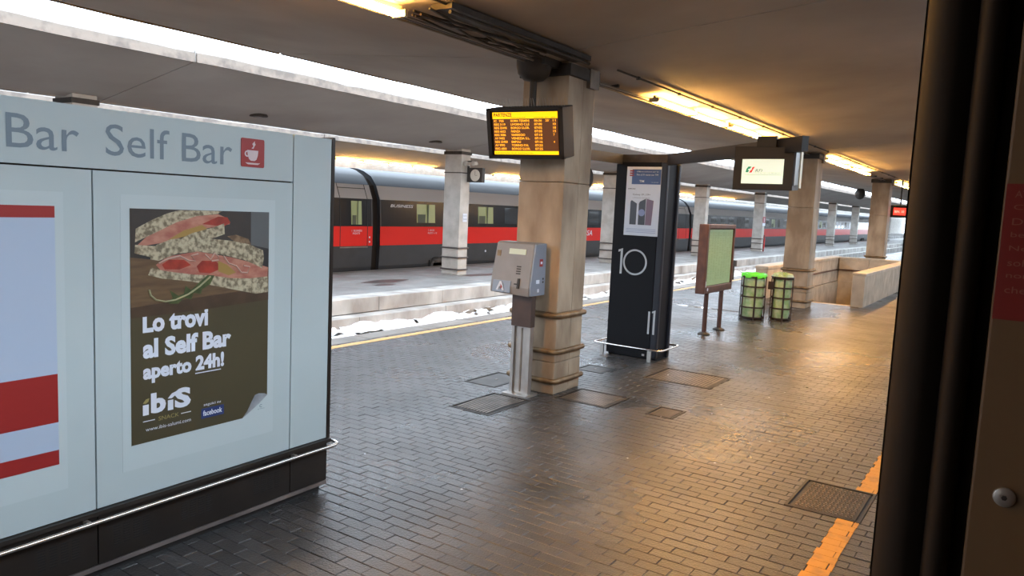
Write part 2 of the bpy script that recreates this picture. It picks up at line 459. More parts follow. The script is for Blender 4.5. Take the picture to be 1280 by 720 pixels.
tag(st.build('damp_stain', 'stain', plat), kind='stuff')
plat3 = tag(B(X0, X1, 21.6, 28, -1.15, 0).build('floor_third_platform', 'asphalt'), kind='structure')
tr = thing('railway_track', 'sunken railway track between the two platforms', 'track', (20, 10.45, -1.15))
for y in (-.72, .72):
    MB().loft([[(x, y-.07, 0), (x, y-.07, .02), (x, y-.012, .04), (x, y-.012, .11), (x, y-.035, .12), (x, y-.035, .15), (x, y+.035, .15), (x, y+.035, .12), (x, y+.012, .11), (x, y+.012, .04), (x, y+.07, .02), (x, y+.07, 0)] for x in (-34, 100)]).build('rail', 'steel', tr)
sl = MB()
for k in range(150): sl.box(-30+k*.65, -29.76+k*.65, -1.18, 1.18, -.1, .02)
tag(sl.build('sleepers', 'coping', tr), kind='stuff')
def snowbank(x0, x1, yc, wid, zc, hgt, seed):
    mb = MB(); nx = int((x1-x0)/.12); ny = 9; vs = []; fs = []
    for i in range(nx+1):
        for j in range(ny+1):
            x = x0+(x1-x0)*i/nx; v = j/ny; y = yc-wid/2+wid*v
            g = noise.fractal(Vector((x*.9, y*2.2, seed)), 1, 2, 4)
            fine = noise.noise(Vector((x*4, y*6, seed+3)))
            z = zc+hgt*(.35+.8*g)+.05*fine-(.25 if v in (0,) else 0)+.16*v*v
            vs.append((x, y, z))
    for i in range(nx):
        for j in range(ny):
            a = i*(ny+1)+j; zz = noise.noise(Vector((vs[a][0]*2.3, vs[a][1]*7, seed+9)))
            if zz > .36: continue
            fs.append((a, a+ny+1, a+ny+2, a+1))
    mb.add(vs, fs); return mb
tag(snowbank(10.5, 60, 12.08, .9, -.74, .15, 1.3).build('snow_bank', 'snow', smooth=False), 'ragged white crust lying along the foot of the middle platform wall', 'snow', kind='stuff')

# ---------------------------------------------------------------- canopies (structure)
def canopy(name, ye0, ze0, yv, zv, ye1, ze1, m, joints, th=.22, fas=True):
    root = holder(name)
    for a, b in zip(joints[:-1], joints[1:]):
        for (y0, z0, y1, z1) in ((ye0, ze0, yv, zv), (yv, zv, ye1, ze1)):
            x0_, x1_ = a+.012, b-.012
            MB().loft([[(x, y0, z0), (x, y1, z1), (x, y1, z1+th), (x, y0, z0+th)] for x in (x0_, x1_)]).build('concrete_slab', m, root)
    # flaking fascia strips along the edges, one between each pair of joints
    for a, b in zip(joints[:-1], joints[1:]):
        for (ye, ze, s) in ((ye0, ze0, -1), (ye1, ze1, 1)):
            mb = MB(); n = max(4, int((b-a)/.35)); top = []; bot = []
            for k in range(n+1):
                x = a+.02+(b-a-.04)*k/n
                g = noise.noise(Vector((x*1.1, ye*3, 5))); h = .16+.022*g
                if noise.noise(Vector((x*.55, ye, 11))) > .36: h -= .03
                top.append((x, ye+s*.012, ze+h)); bot.append((x, ye+s*.012, ze-.012+.01*g))
            rings = [[(t[0], t[1]-s*.0, t[2]), (t[0], t[1]+s*.03, t[2]-.01), (u[0], u[1]+s*.03, u[2]), (u[0], u[1], u[2])] for t, u in zip(top, bot)]
            mb.loft(rings).build('fascia_strip', 'fascia', root)
    return root
J1 = [-17.7, -5.1, 7.55, 20.1, 32.7, 45.3, 58, 70.6, 83, 96, 110, 150, 190, 229]
canopy('ceiling_near_canopy', .3, 4.46, 5.0, 4.03, 9.5, 4.42, 'plaster', J1)
canopy('ceiling_middle_canopy', 12.4, 4.58, 15.6, 4.03, 18.7, 4.34, 'plaster2', [-3.3, 8, 19.4, 30.7, 42, 53.3, 64.6, 76, 87.3, 98.6, 110, 121, 160, 200, 229])
canopy('ceiling_far_canopy', 21.95, 4.50, 25.0, 4.02, 28.2, 4.4, 'plaster2', [-3.3, 8, 19.4, 30.7, 42, 53.3, 64.6, 76, 87.3, 98.6, 110, 121, 160, 200, 229])
canopy('ceiling_rear_blocker', -9.5, 4.42, -7.5, 4.03, -3.4, 4.46, 'plaster', [-17.7, 20, 58, 96, 150, 229], fas=False)  # unseen canopy, added to keep bright sky out of reflections
tag(B(X0-20, X1, -10.5, -3.3, -1.15, 0).build('floor_rear_unseen', 'asphalt'), kind='structure')  # unseen slab, added with the rear canopy to close off the sky
tag(B(X0-4, X0-3.6, -10.5, 29, -1.2, 4.9).build('wall_end_blocker', 'stone_pale'), kind='structure')  # unseen wall, added so open sky stops brightening the totem
tag(B(X0-4, X1, -10.9, -10.5, -1.2, 4.9).build('wall_rear_blocker', 'stone_pale'), kind='structure')  # unseen wall, added and run long to darken the train's reflections
tag(B(X0-4, X1, 29, 29.3, -1.2, 4.9).build('wall_front', 'stone_pale'), kind='structure')
def disc(x, y, z, label):
    t = thing('ceiling_outlet', label, 'ceiling outlet', (x, y, z))
    MB().lathe([(.19, .03), (.21, .0), (.20, -.025), (.15, -.03)], (0, 0, 0), 28).build('rim', 'soot', t, smooth=True)
    MB().lathe([(.14, .02), (.145, -.02), (.06, -.034)], (0, 0, 0), 24).build('disc', 'pipe', t, smooth=True)
disc(11.3, 15.0, 4.13, 'round ceiling outlet above the self bar kiosk roof')
disc(17.6, 15.0, 4.13, 'round ceiling outlet left of the departures board')

# ---------------------------------------------------------------- pillars
def ring_path(x0, x1, y0, y1, z, r=.05): return [(a, b, z) for a, b in rrect(x0, x1, y0, y1, r)]
def near_pillar(x, label, top=4.05):
    t = thing('stone_pillar', label, 'pillar', (x, 5.025, 0))
    hx, hy = .33, .325
    for z0, z1 in ((0, .40), (.404, 1.02), (1.024, 2.62), (2.624, top)):
        MB().box(-hx, .025, -hy, hy, z0, z1).build('stone_block', 'stone', t, bevel=.014)
        MB().box(.037, hx, -hy+.006, hy-.006, z0, z1).build('stone_block', 'stone', t, bevel=.014)
    B(-.0, .05, -hy+.03, hy-.03, 0, top-.01).build('joint_core', 'soot', t)
    for z in (.17, .54, .99):
        MB().tube(ring_path(-hx-.022, hx+.035, -hy-.022, hy+.035, z, .06), .033, 12, closed=True).build('guard_ring', 'brass', t, smooth=True)
    MB().box(-hx-.04, hx+.04, -hy-.04, hy+.04, top-.17, top-.03).build('collar', 'soot', t, bevel=.01)
    B(.10, .33, -hy-.05, -hy, top-.25, top-.02).build('conduit_box', 'pipe', t)
    return t
np_ = near_pillar(8.24, 'nearest stone pillar, behind the departures board and ticket machine')
c = copy_tree(np_); c.location.x = 20.9; c['label'] = 'second stone pillar, behind the twin litter bins'
c = copy_tree(np_); c.location.x = 33.0; c['label'] = 'third stone pillar, rising beyond the stairwell parapet'
def far_pillar(x, label):
    t = thing('pale_pillar', label, 'pillar', (x, 15.65, 0))
    hx, hy = .235, .34
    for z0, z1 in ((0, .16), (.163, .58), (.583, .9), (.903, 3.3), (3.303, 4.08)):
        B(-hx, hx, -hy, hy, z0, z1).build('plaster_block', 'stone_pale', t, bevel=.012)
    for z in (.18, .57, .88):
        MB().tube(ring_path(-hx-.03, hx+.03, -hy-.03, hy+.03, z, .04), .024, 8, closed=True).build('guard_ring', 'darkring', t, smooth=True)
    B(-hx-.03, hx+.03, -hy-.03, hy+.03, 3.9, 4.0).build('collar', 'soot', t)
    B(-hx-.012, hx+.012, -hy-.012, hy+.012, 3.30, 3.335).build('band', 'darkring', t)
    return t
fp = far_pillar(19.52, 'pale middle-platform pillar with the clock and a small white sign')
LB = {7.55: 'pale pillar showing just above the self bar kiosk', 30.6: 'pale pillar between the nearest stone pillar and the black sign',
      41.8: 'pale pillar behind the green timetable board', 53.0: 'pale pillar with a red and white fire sign',
      76.0: 'first pale pillar right of the second stone pillar', 87.3: 'second pale pillar right of the second stone pillar',
      110.0: 'distant pale pillar below the red screen', 64.5: 'pale pillar half hidden by the second stone pillar', 98.6: 'pale pillar half hidden by the third stone pillar'}
for x, l in LB.items():
    c = copy_tree(fp); c.location.x = x; c['label'] = l
# third row, beyond the train
sg = thing('notice_plate', 'small white notice on the first pale pillar', 'sign', (19.55, 15.30, 1.74))
B(-.11, .11, -.012, 0, 0, .27).build('plate', 'white', sg)
text('VIETATO', 'letter', sg, -.09, .17, w=.18, h=.05, at=-.014); text('FUMARE', 'letter', sg, -.09, .06, w=.18, h=.05, at=-.014)
sg = thing('fire_sign', 'red and white fire sign on a far pale pillar', 'sign', (53.0, 15.30, 1.78))
B(-.3, .3, -.015, 0, .2, .62).build('red_field', 'signred', sg); B(-.3, .3, -.015, 0, 0, .19).build('white_field', 'white', sg)
MB().poly([(-.06, .25), (.06, .25), (.06, .48), (.02, .56), (-.02, .56), (-.06, .48)], 'y', -.02, -.016).build('symbol', 'white', sg)
fb_ = thing('fire_hydrant_box', 'narrow red box on the side of the far pillar with the fire sign', 'hydrant box', (53.32, 15.4, 0))
B(-.06, .10, -.14, .1, .0, 1.15).build('box', 'signred', fb_); B(-.04, .08, -.155, -.14, .2, .95).build('door', 't_red', fb_)

# ---------------------------------------------------------------- lamps
M['tube'] = mat('glowing_yellow_tube', LAMP_COL, emit=LAMP)
M['tube2'] = mat('glowing_yellow_tube_far', LAMP_COL, emit=LAMP*.8)
M['fitting'] = mat('lamp_fitting_metal', (.42, .34, .22), .45, .4, var=.3)
def lamp(loc, label, L=1.55, group=None, m='tube', twin=True):
    t = thing('tube_lamp', label, 'lamp', loc, group=group)
    B(-L/2, L/2, -.018, .018, .005, .05).build('batten', 'fitting', t)
    for y in ((-.05, .05) if twin else (0,)):
        MB().tube([(-L/2+.03, y, -.022), (L/2-.03, y, -.022)], .018, 8).build('tube', m, t, smooth=True)
    for x in (-L/2, L/2):
        B(x-.02, x+.02, -.075, .075, -.045, .015).build('lamp_holder', 'fitting', t)
    return t
ordn = ['first', 'second', 'third', 'fourth']
proto = None
def put_lamp(loc, label, group, m='tube'):
    global proto
    if proto is None: proto = lamp(loc, label, group=group); return
    c = copy_tree(proto); c.location = loc; c['label'] = label; c['group'] = group
for bay, (xs, xe), nm in ((0, (-1.5, 5.14), 'left of the departures pillar'), (1, (10.38, 17.05), 'between the first and second stone pillars'), (2, (21.5, 28.4), 'between the second and third stone pillars'), (3, (34.2, 41.0), 'beyond the third stone pillar')):
    n = 4
    for k in range(n):
        L_ = (xe-xs)/n
        kk = n-1-k if bay == 0 else k
        put_lamp((xs+L_*(k+.5), 4.74 + (.05 if k % 2 else 0), 3.965), f'{ordn[kk]} yellow tube lamp of the row {nm}', 'near canopy lamps')
for bi, base in enumerate((10.2, 22.5, 34.0, 45.5, 57, 68.5)):
    for k in range(4 if bi else 3):
        c = copy_tree(proto); c.location = (base+.8+1.62*k, 24.75, 3.995)
        c['label'] = f"{ordn[k]} yellow lamp of the {['first', 'second', 'third', 'fourth', 'fifth', 'sixth'][bi]} distant cluster above the red train"; c['group'] = 'far canopy lamps'
# cable tray and conduits along the near canopy, one run per bay
for (a, b), nm in zip(((-14, 7.84), (8.66, 20.48), (21.3, 32.58), (33.4, 60)), ('left of the departures pillar', 'between the first two stone pillars', 'between the second and third stone pillars', 'beyond the third stone pillar')):
    ct = thing('cable_tray', 'sooty cable tray under the near canopy, ' + nm, 'cable tray', (a, 4.5, 3.98))
    if b < 9:
        B(19.3, b-a, -.12, .12, .03, .085).build('tray', 'soot', ct)
        MB().tube([(19.3, -.10, .0), (b-a, -.10, 0)], .018, 6).build('conduit', 'soot', ct, smooth=True)
    MB().tube([(0, -.05, .072), (b-a if b > 9 else 19.3, -.05, .072)], .013, 6).build('raceway', 'soot', ct, smooth=True)
    x = .6
    while x < min(b-a, 30):
        B(x-.02, x+.02, -.07, -.03, .05, .09).build('bracket', 'soot', ct); x += 1.4
    cn = thing('conduit_run', 'thin grey conduits under the near canopy, ' + nm, 'conduit', (a, 4.93, 3.98))
    for y, z, r, mm in ((-.03, .0, .012, 'pipe'), (.03, .01, .016, 'soot'), (.09, .0, .012, 'pipe')):
        MB().tube([(0, y, z), (b-a if b > 9 else b-a-.42, y, z)], r, 6).build('conduit', mm, cn, smooth=True)
    x = .9
    while x < min(b-a, 30):
        B(x-.02, x+.02, -.05, .11, .02, .06).build('bracket', 'soot', cn); x += 1.4
    if b < 9: ct0 = ct
ct = ct0
# end of the left lamp row: tangle of dark cable
cb = MB()
for k in range(5):
    q = [(5.2+14+.4*i, .05+.05*math.sin(i*1.7+k)+.06*k, -.01+.03*math.cos(i*1.3+2*k)) for i in range(6)]
    cb.tube(q, .012, 6)
tag(cb.build('loose_cable', 'soot', ct, smooth=True), kind='stuff')
# ---------------------------------------------------------------- hanger and departures board
def rot_thing(o, rx, ry, rz): o.rotation_euler = (rx, ry, rz)
hg = thing('display_hanger', 'dark round junction box and pipe holding the departures board', 'bracket', (7.66, 5.04, 3.6))
MB().lathe([(.02, -.0), (.12, .02), (.19, .09), (.21, .18), (.215, .36)], (0, 0, .18), 24).build('bowl', 'soot', hg, smooth=True)
MB().tube([(0, 0, -.12), (0, 0, .22)], .042, 12).build('pipe', 'soot', hg, smooth=True)
B(-.42, -.12, -.02, .10, .43, .50).build('cable_box', 'pipe', hg)
B(-.52, -.43, -.06, .12, .42, .50).build('clip', 'pipe', hg)
B(-.12, .28, -.22, .14, .36, .46).build('bracket_plate', 'soot', hg)
# board local frame: x = right seen from the front, y = depth, z = up ; front faces -y
bd = thing('departures_board', 'amber departures board hanging in front of the nearest stone pillar', 'display', (7.46, 4.99, 3.16))
def frame_from(face_dir_deg, tilt_deg):
    # front normal: horizontal angle measured like an azimuth, tilted down
    return (R(tilt_deg), 0, R(face_dir_deg))
bd.rotation_mode = 'XYZ'
# facing -X: rotate the -Y facing frame by -90 deg, extra yaw, then tilt
bd.rotation_euler = (R(12), 0, R(-90+6))
BW, BH = .50, .295
MB().box(-BW, BW, .01, .27, -BH, BH).build('housing', 'housing', bd, bevel=.012)
fr = MB()
for a in ((-BW, BW, -.02, .02, BH-.03, BH), (-BW, BW, -.02, .02, -BH, -BH+.035), (-BW, -BW+.05, -.02, .02, -BH, BH), (BW-.05, BW, -.02, .02, -BH, BH)): fr.box(*a)
fr.build('front_frame', 'housing', bd)
SW0, SW1, SH0, SH1 = -.425, .425, -.245, .245
scr = B(SW0, SW1, -.002, .012, SH0, SH1).build('screen', 'ledback', bd)
B(SW0, SW1, -.006, -.002, SH1-.075, SH1).build('header_bar', 'amber', scr)
B(SW0, SW1, -.006, -.002, SH0, SH0+.04).build('footer_bar', 'amber', scr)
M['ledink'] = mat('dark_led_text', (.20, .06, .0), .5)
text('PARTENZE', 'ledink', scr, SW0+.02, SH1-.05, w=.24, h=.042, at=-.008, bold=.03)
text('DESTINAZIONE', 'ledink', scr, SW0+.24, SH1-.07, w=.2, h=.012, at=-.008); text('ORARIO  RIT.  BIN', 'ledink', scr, SW0+.55, SH1-.07, w=.27, h=.012, at=-.008)
rows = [('IC  705', 'ROMA TERMINI', '06:36', "25'", '11'), ('REG 3119', 'LIVORNO C.LE', '07:00', '', '10'), ('REG 23495', 'BORGO S.LOR.', '07:02', '', '18'),
        ('REG 6622', 'FAENZA', '07:05', '', '15'), ('REG 3086', 'VIAREGGIO', '07:10', '', '7'), ('AV 9402', 'VENEZIA S.L.', '07:15', '', ''),
        ('REG 23403', 'EMPOLI', '07:16', '', '4'), ('AV 9992', 'TORINO P.N.', '07:25', '', ''), ('REG 6803', 'BORGO S.LOR.', '07:25', '', '')]
for i, (a, b, c_, d, e) in enumerate(rows):
    z = SH1-.112-i*.0405
    for s_, x, wd in ((a, SW0+.015, .019*len(a)), (b, SW0+.24, .0205*len(b)), (c_, SW0+.55, .10), (d, SW0+.695, .05), (e, SW0+.79, .018*len(e))):
        if s_: text(s_, 'amberdot', scr, x, z, w=wd, h=.026, at=-.004, bold=.02)
text('INFORMAZIONI AI VIAGGIATORI', 'ledink', scr, SW0+.02, SH0+.01, w=.5, h=.014, at=-.008)
sp = MB()
for k in range(26):
    x = -BW+.02+k*(2*BW-.04)/25; sp.tube([(x, .08, BH), (x+.008*(-1)**k, .06, BH+.10)], .0022, 4)
tag(sp.build('bird_spikes', 'steel', bd), kind='stuff')
# small horn loudspeaker on the side of the nearest pillar
hs = thing('horn_speaker', 'dark rounded loudspeaker at the edge of the nearest pillar', 'loudspeaker', (8.76, 4.97, 2.72))
MB().lathe([(.03, .16), (.06, .12), (.07, .0), (.13, -.12), (.14, -.13), (.11, -.12)], (0, 0, 0), 20, 'y').build('horn', 'soot', hs, smooth=True)
B(-.2, -.05, -.02, .02, -.02, .02).build('arm', 'soot', hs)

# ---------------------------------------------------------------- ticket validating machine
mc = thing('ticket_machine', 'grey ticket machine on a steel post before the nearest pillar', 'ticket machine', (7.62, 4.99, 0), R(-90))
# local: x right (toward -Y), y depth (toward +X)
B(-.20, .16, -.12, .14, .0, .03).build('foot_plate', 'steel', mc, bevel=.004)
po = MB().box(-.145, -.105, -.04, .04, .03, .86).box(.085, .125, -.04, .04, .03, .86).box(-.105, .085, -.01, .02, .03, .86)
po.build('post', 'steel', mc)
B(-.02, .0, -.018, -.01, .05, .84).build('post_seam', 'pipe', mc)
M['rust'] = mat('brown_post_sleeve', (.07, .045, .038), .5, .2, var=.3)
B(-.15, .13, -.05, .045, .86, 1.28).build('sleeve', 'rust', mc)
# body: face slightly sloped back at the top
bx0, bx1 = -.50, .06
bod = MB().loft([[(bx0, -.14, 1.26), (bx0, -.145, 1.36), (bx0+.02, -.06, 1.86), (bx0+.03, -.03, 1.88), (bx0+.03, .18, 1.88), (bx0, .18, 1.26)],
                 [(bx1, -.14, 1.24), (bx1, -.145, 1.34), (bx1, -.06, 1.86), (bx1, -.03, 1.88), (bx1, .18, 1.88), (bx1, .18, 1.24)]])
bod.build('body', 'machine', mc, bevel=.008)
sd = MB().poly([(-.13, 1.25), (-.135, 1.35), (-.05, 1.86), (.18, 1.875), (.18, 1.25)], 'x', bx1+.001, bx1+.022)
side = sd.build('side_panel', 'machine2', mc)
def fy(z): return -.145+.085*(z-1.35)/.51-.004
def onface(name, m, x0, x1, z0, z1, t=.006):
    MB().loft([[(x0, fy(z0)-t, z0), (x1, fy(z0)-t, z0), (x1, fy(z0)+.01, z0), (x0, fy(z0)+.01, z0)],
               [(x0, fy(z1)-t, z1), (x1, fy(z1)-t, z1), (x1, fy(z1)+.01, z1), (x0, fy(z1)+.01, z1)]]).build(name, m, mc)
onface('display_window', 'lcd', -.28, -.04, 1.735, 1.80)
onface('badge', 'brass', -.455, -.405, 1.70, 1.77, .004)
for k in range(4): onface('speaker_slot', 'soot', -.145, -.085, 1.50+.028*k, 1.513+.028*k, .002)
onface('lower_flap', 'machine2', -.46, -.20, 1.27, 1.41, .004)
onface('lock', 'soot', -.105, -.075, 1.33, 1.45, .012)
onface('lock_lever', 'soot', -.145, -.10, 1.375, 1.388, .016)
ic = MB().poly([(-.40, 1.29), (-.345, 1.40), (-.325, 1.40), (-.28, 1.29), (-.31, 1.29), (-.32, 1.32), (-.35, 1.345), (-.37, 1.29)], 'y', -.17, -.163)
ic.build('arrow_sticker', 'white', mc)
MB().poly([(-.33, 1.30), (-.33, 1.37), (-.305, 1.33)], 'y', -.174, -.1705).build('arrow_mark', 'signred', mc)
B(bx1+.0225, bx1+.025, .04, .11, 1.60, 1.69).build('red_sticker', 'signred', mc)
B(bx1+.0255, bx1+.027, .055, .095, 1.63, 1.66).build('white_mark', 'white', mc)
B(bx1+.0225, bx1+.025, -.02, .05, 1.395, 1.44).build('white_sticker', 'white', mc)
B(bx1+.0225, bx1+.025, .01, .05, 1.29, 1.33).build('white_sticker', 'white', mc)
for z in (1.40, 1.44): B(bx1+.0225, bx1+.028, .12, .14, z, z+.02).build('rivet', 'soot', mc)

for ch in mc.children:
    if ch.name.split('.')[0] not in ('foot_plate', 'post', 'post_seam', 'sleeve'): ch.location.x = .08

# ---------------------------------------------------------------- black platform sign (totem)
tt = thing('platform_totem', 'black platform sign with numbers 10 and 11 inside a low steel rail', 'platform sign', (10.93, 5.08, 0))
TX, TY = 10.93, 5.08
def TB(x0, x1, y0, y1, z0, z1): return B(x0-TX, x1-TX, y0-TY, y1-TY, z0, z1)
TB(10.95, 11.36, 4.68, 5.50, .0, 3.08).build('body', 'totem', tt, bevel=.01)
TB(10.93, 10.95, 4.78, 5.53, .03, 3.08).build('front_panel', 'totem', tt)
TB(10.925, 11.0, 4.66, 4.775, .03, 3.08).build('side_profile', 'totem2', tt, bevel=.02)
TB(11.34, 11.42, 4.64, 4.72, .0, 3.08).build('side_profile', 'totem2', tt, bevel=.02)
MB().poly([(5.41-TY, 1.665), (5.41-TY, 1.70), (5.335-TY, 1.725), (5.335-TY, 1.32), (5.37-TY, 1.32), (5.37-TY, 1.68)], 'x', -.006, -.0005).build('numeral', 'numeral', tt)
MB().ringplate(5.115-TY, 1.518, .178, .205, 'x', -.006, -.0005).build('numeral', 'numeral', tt)
TB(10.924, 10.9295, 4.80, 4.83, .41, .765).build('numeral', 'numeral', tt)
MB().poly([(4.765-TY, .745), (4.765-TY, .77), (4.71-TY, .795), (4.71-TY, .41), (4.74-TY, .41), (4.74-TY, .755)], 'x', -.012, -.0055).build('numeral', 'numeral', tt)
# beams
TB(10.93, 11.06, 4.62, 5.56, 3.08, 3.20).build('top_beam', 'soot', tt)
def beam(p0, d, L, w, z0, z1, name, m):
    d = Vector((d[0], d[1], 0)).normalized(); n = Vector((-d.y, d.x, 0))*w/2
    p0 = Vector((p0[0]-TX, p0[1]-TY, 0)); q = p0+d*L
    MB().loft([[tuple(p0+n+Vector((0, 0, z0))), tuple(p0-n+Vector((0, 0, z0))), tuple(p0-n+Vector((0, 0, z1))), tuple(p0+n+Vector((0, 0, z1)))],
               [tuple(q+n+Vector((0, 0, z0))), tuple(q-n+Vector((0, 0, z0))), tuple(q-n+Vector((0, 0, z1))), tuple(q+n+Vector((0, 0, z1)))]]).build(name, m, tt)
beam((11.0, 4.70), (-.678, -.735), 3.52, .08, 3.04, 3.205, 'beam', 'housing')
beam((11.0, 5.46), (-.99, .136), 1.35, .08, 3.05, 3.205, 'beam', 'totem2')
# rail
MB().tube(ring_path(10.72-TX, 11.46-TX, 4.50-TY, 5.66-TY, .2, .06), .017, 10, closed=True).build('guard_rail', 'chrome', tt, smooth=True)
for y in (5.52, 4.70):
    TB(10.745, 10.775, y-.03, y+.03, 0, .19).build('rail_post', 'steel', tt)
for y in (5.52, 4.70): TB(11.41, 11.44, y-.03, y+.03, 0, .19).build('rail_post', 'steel', tt)
TB(10.73, 10.735, 4.77, 4.81, .09, .12).build('rail_bolt', 'steel', tt)
# its poster
ps = thing('phone_poster', 'white phone advert poster at the top of the black sign', 'poster', (10.925, 5.34, 1.94), R(-90))
# local x right, z up, width .58, height 1.07
B(0, .58, -.004, 0, 0, 1.07).build('sheet', 'white', ps)
M['bluep'] = mat('blue_print', (.035, .075, .22), .4); M['violetp'] = mat('violet_phone_print', (.16, .09, .14), .3); M['darkp'] = mat('dark_phone_print', (.02, .02, .03), .3); M['lilac'] = mat('lilac_print', (.20, .24, .42), .4)
B(.09, .575, -.006, -.004, .80, 1.03).build('blue_field', 'bluep', ps)
for k in range(3): B(.05, .12, -.008, -.006, .925+.035*k, .945+.035*k).build('red_mark', 'signred', ps)
text('Offerte esclusive per te', 'white', ps, .17, .98, w=.36, h=.026, at=-.0075); text('Fino al 31 marzo con TIM', 'white', ps, .17, .935, w=.36, h=.026, at=-.0075)
text('TIM', 'white', ps, .22, .83, w=.08, h=.035, at=-.0075, bold=.02); text('il tuo smartphone', 'white', ps, .42, .825, w=.12, h=.014, at=-.0075)
text('SAMSUNG', 'darkp', ps, .03, .72, w=.13, h=.018, at=-.005, bold=.02); text('Galaxy S9 | S9+', 'darkp', ps, .12, .62, w=.30, h=.035, at=-.005)
text('La fotocamera. Reinventata.', 'darkp', ps, .12, .585, w=.30, h=.012, at=-.005)
MB().poly([(.09, .17), (.20, .17), (.20, .50), (.11, .55), (.09, .53)], 'y', -.006, -.0045).build('phone_print', 'darkp', ps)
MB().poly([(.235, .17), (.35, .17), (.35, .58), (.25, .53), (.235, .5)], 'y', -.006, -.0045).build('phone_print', 'darkp', ps)
MB().poly([(.355, .17), (.46, .17), (.48, .55), (.36, .58)], 'y', -.006, -.0045).build('phone_print', 'violetp', ps)
MB().ringplate(.29, .36, .0, .055, 'y', -.008, -.0065, 20).build('lens_print', 'lilac', ps)
for k in range(3): B(.04, .54, -.0055, -.0042, .05+.025*k, .056+.025*k).build('small_print', 'lilac', ps)

# ---------------------------------------------------------------- hanging monitor
tv = thing('hanging_monitor', 'boxy black monitor with lit white screen hung from the slanting beam', 'display', (8.8, 2.60, 2.62), R(-90))
MB().loft([[(-.34, 0, 0), (.34, 0, 0), (.34, 0, .48), (-.34, 0, .50)], [(-.32, .30, .02), (.33, .30, .02), (.33, .30, .46), (-.32, .30, .48)]]).build('housing', 'housing', tv, bevel=.006)
M['tvside'] = mat('grey_monitor_side', (.10, .095, .09), .4)
MB().poly([(.02, .06), (.27, .08), (.27, .43), (.02, .43)], 'x', .3405, .352).build('side_cover', 'tvside', tv)
B(.352, .362, .20, .29, .04, .46).build('side_trim', 'fitting', tv)
tvs = B(-.24, .23, -.006, 0, .072, .35).build('screen', 'tvwhite', tv)
text('RFI', 'tvgrey', tvs, -.085, .205, w=.085, h=.032, at=-.0075, shear=.25)
text('RETE FERROVIARIA ITALIANA - GRUPPO FERROVIE DELLO STATO', 'tvgrey', tvs, -.085, .190, w=.29, h=.008, at=-.0075)
B(-.20, .21, -.0075, -.006, .172, .1745).build('screen_line', 'tvgrey', tvs)
MB().poly([(-.195, .20), (-.165, .20), (-.15, .235), (-.13, .265), (-.165, .265), (-.185, .24)], 'y', -.0078, -.0062).build('logo_green', 'tvgreen', tvs)
MB().poly([(-.155, .197), (-.125, .197), (-.105, .24), (-.09, .262), (-.115, .262), (-.13, .235)], 'y', -.0078, -.0062).build('logo_red', 'tvred', tvs)
MB().poly([(-.17, .225), (-.13, .225), (-.12, .24), (-.16, .24)], 'y', -.009, -.0079).build('logo_white', 'tvwhite', tvs)
B(-.12, .10, .10, .16, .48, .62).build('hanger', 'housing', tv)
# red screen far off
rs = thing('red_screen', 'small glowing red screen right of the third stone pillar', 'display', (33.6, 4.44, 2.60), R(-90))
B(-.30, .34, 0, .25, -.03, .46).build('housing', 'housing', rs, bevel=.01)
rsc = B(-.19, .25, -.01, 0, .07, .35).build('screen', 'redled', rs)
text('BIN. 10', 'redtext', rsc, -.15, .16, w=.34, h=.09, at=-.012)
B(.0, .05, .1, .15, .45, 1.425).build('hanger', 'soot', rs)

# ---------------------------------------------------------------- green timetable board
gb = thing('timetable_board', 'green timetable board in a red-brown frame on two posts', 'notice board', (14.55, 5.07, 0))
for x in (-.40, .45):
    MB().tube([(x, .0, .02), (x, .0, .90)], .045, 12).build('post', 'boardframe', gb, smooth=True)
    MB().lathe([(.12, 0), (.12, .02), (.06, .045), (.05, .05)], (x, 0, 0), 20).build('foot', 'soot', gb, smooth=True)
f = MB()
f.box(-.80, -.70, -.09, .09, .82, 2.14).box(.73, .80, -.09, .09, .82, 2.14).box(-.70, .73, -.09, .09, 2.06, 2.14).box(-.70, .73, -.09, .09, .82, .96)
f.build('frame', 'boardframe', gb, bevel=.012)
B(-.70, .73, -.05, .05, .96, 2.06).build('backing', 'soot', gb)
B(-.67, .71, -.062, -.051, .97, 2.04).build('timetable_sheet', 'paper', gb)
ik = MB()
for c_ in range(9):
    z = 1.98
    while z > 1.05:
        if random.random() < .8: ik.box(-.62+c_*.145, -.62+c_*.145+random.uniform(.05, .11), -.0640, -.0621, z, z+.006)
        z -= .03
tag(ik.build('fine_print', 'ink', gb), kind='stuff')
MB().ringplate(-.62, .90, .0, .03, 'y', -.0935, -.091, 16).build('round_sticker', 'white', gb)
B(-.74, -.72, -.094, -.09, .95, 1.06).build('strip_sticker', 'white', gb)

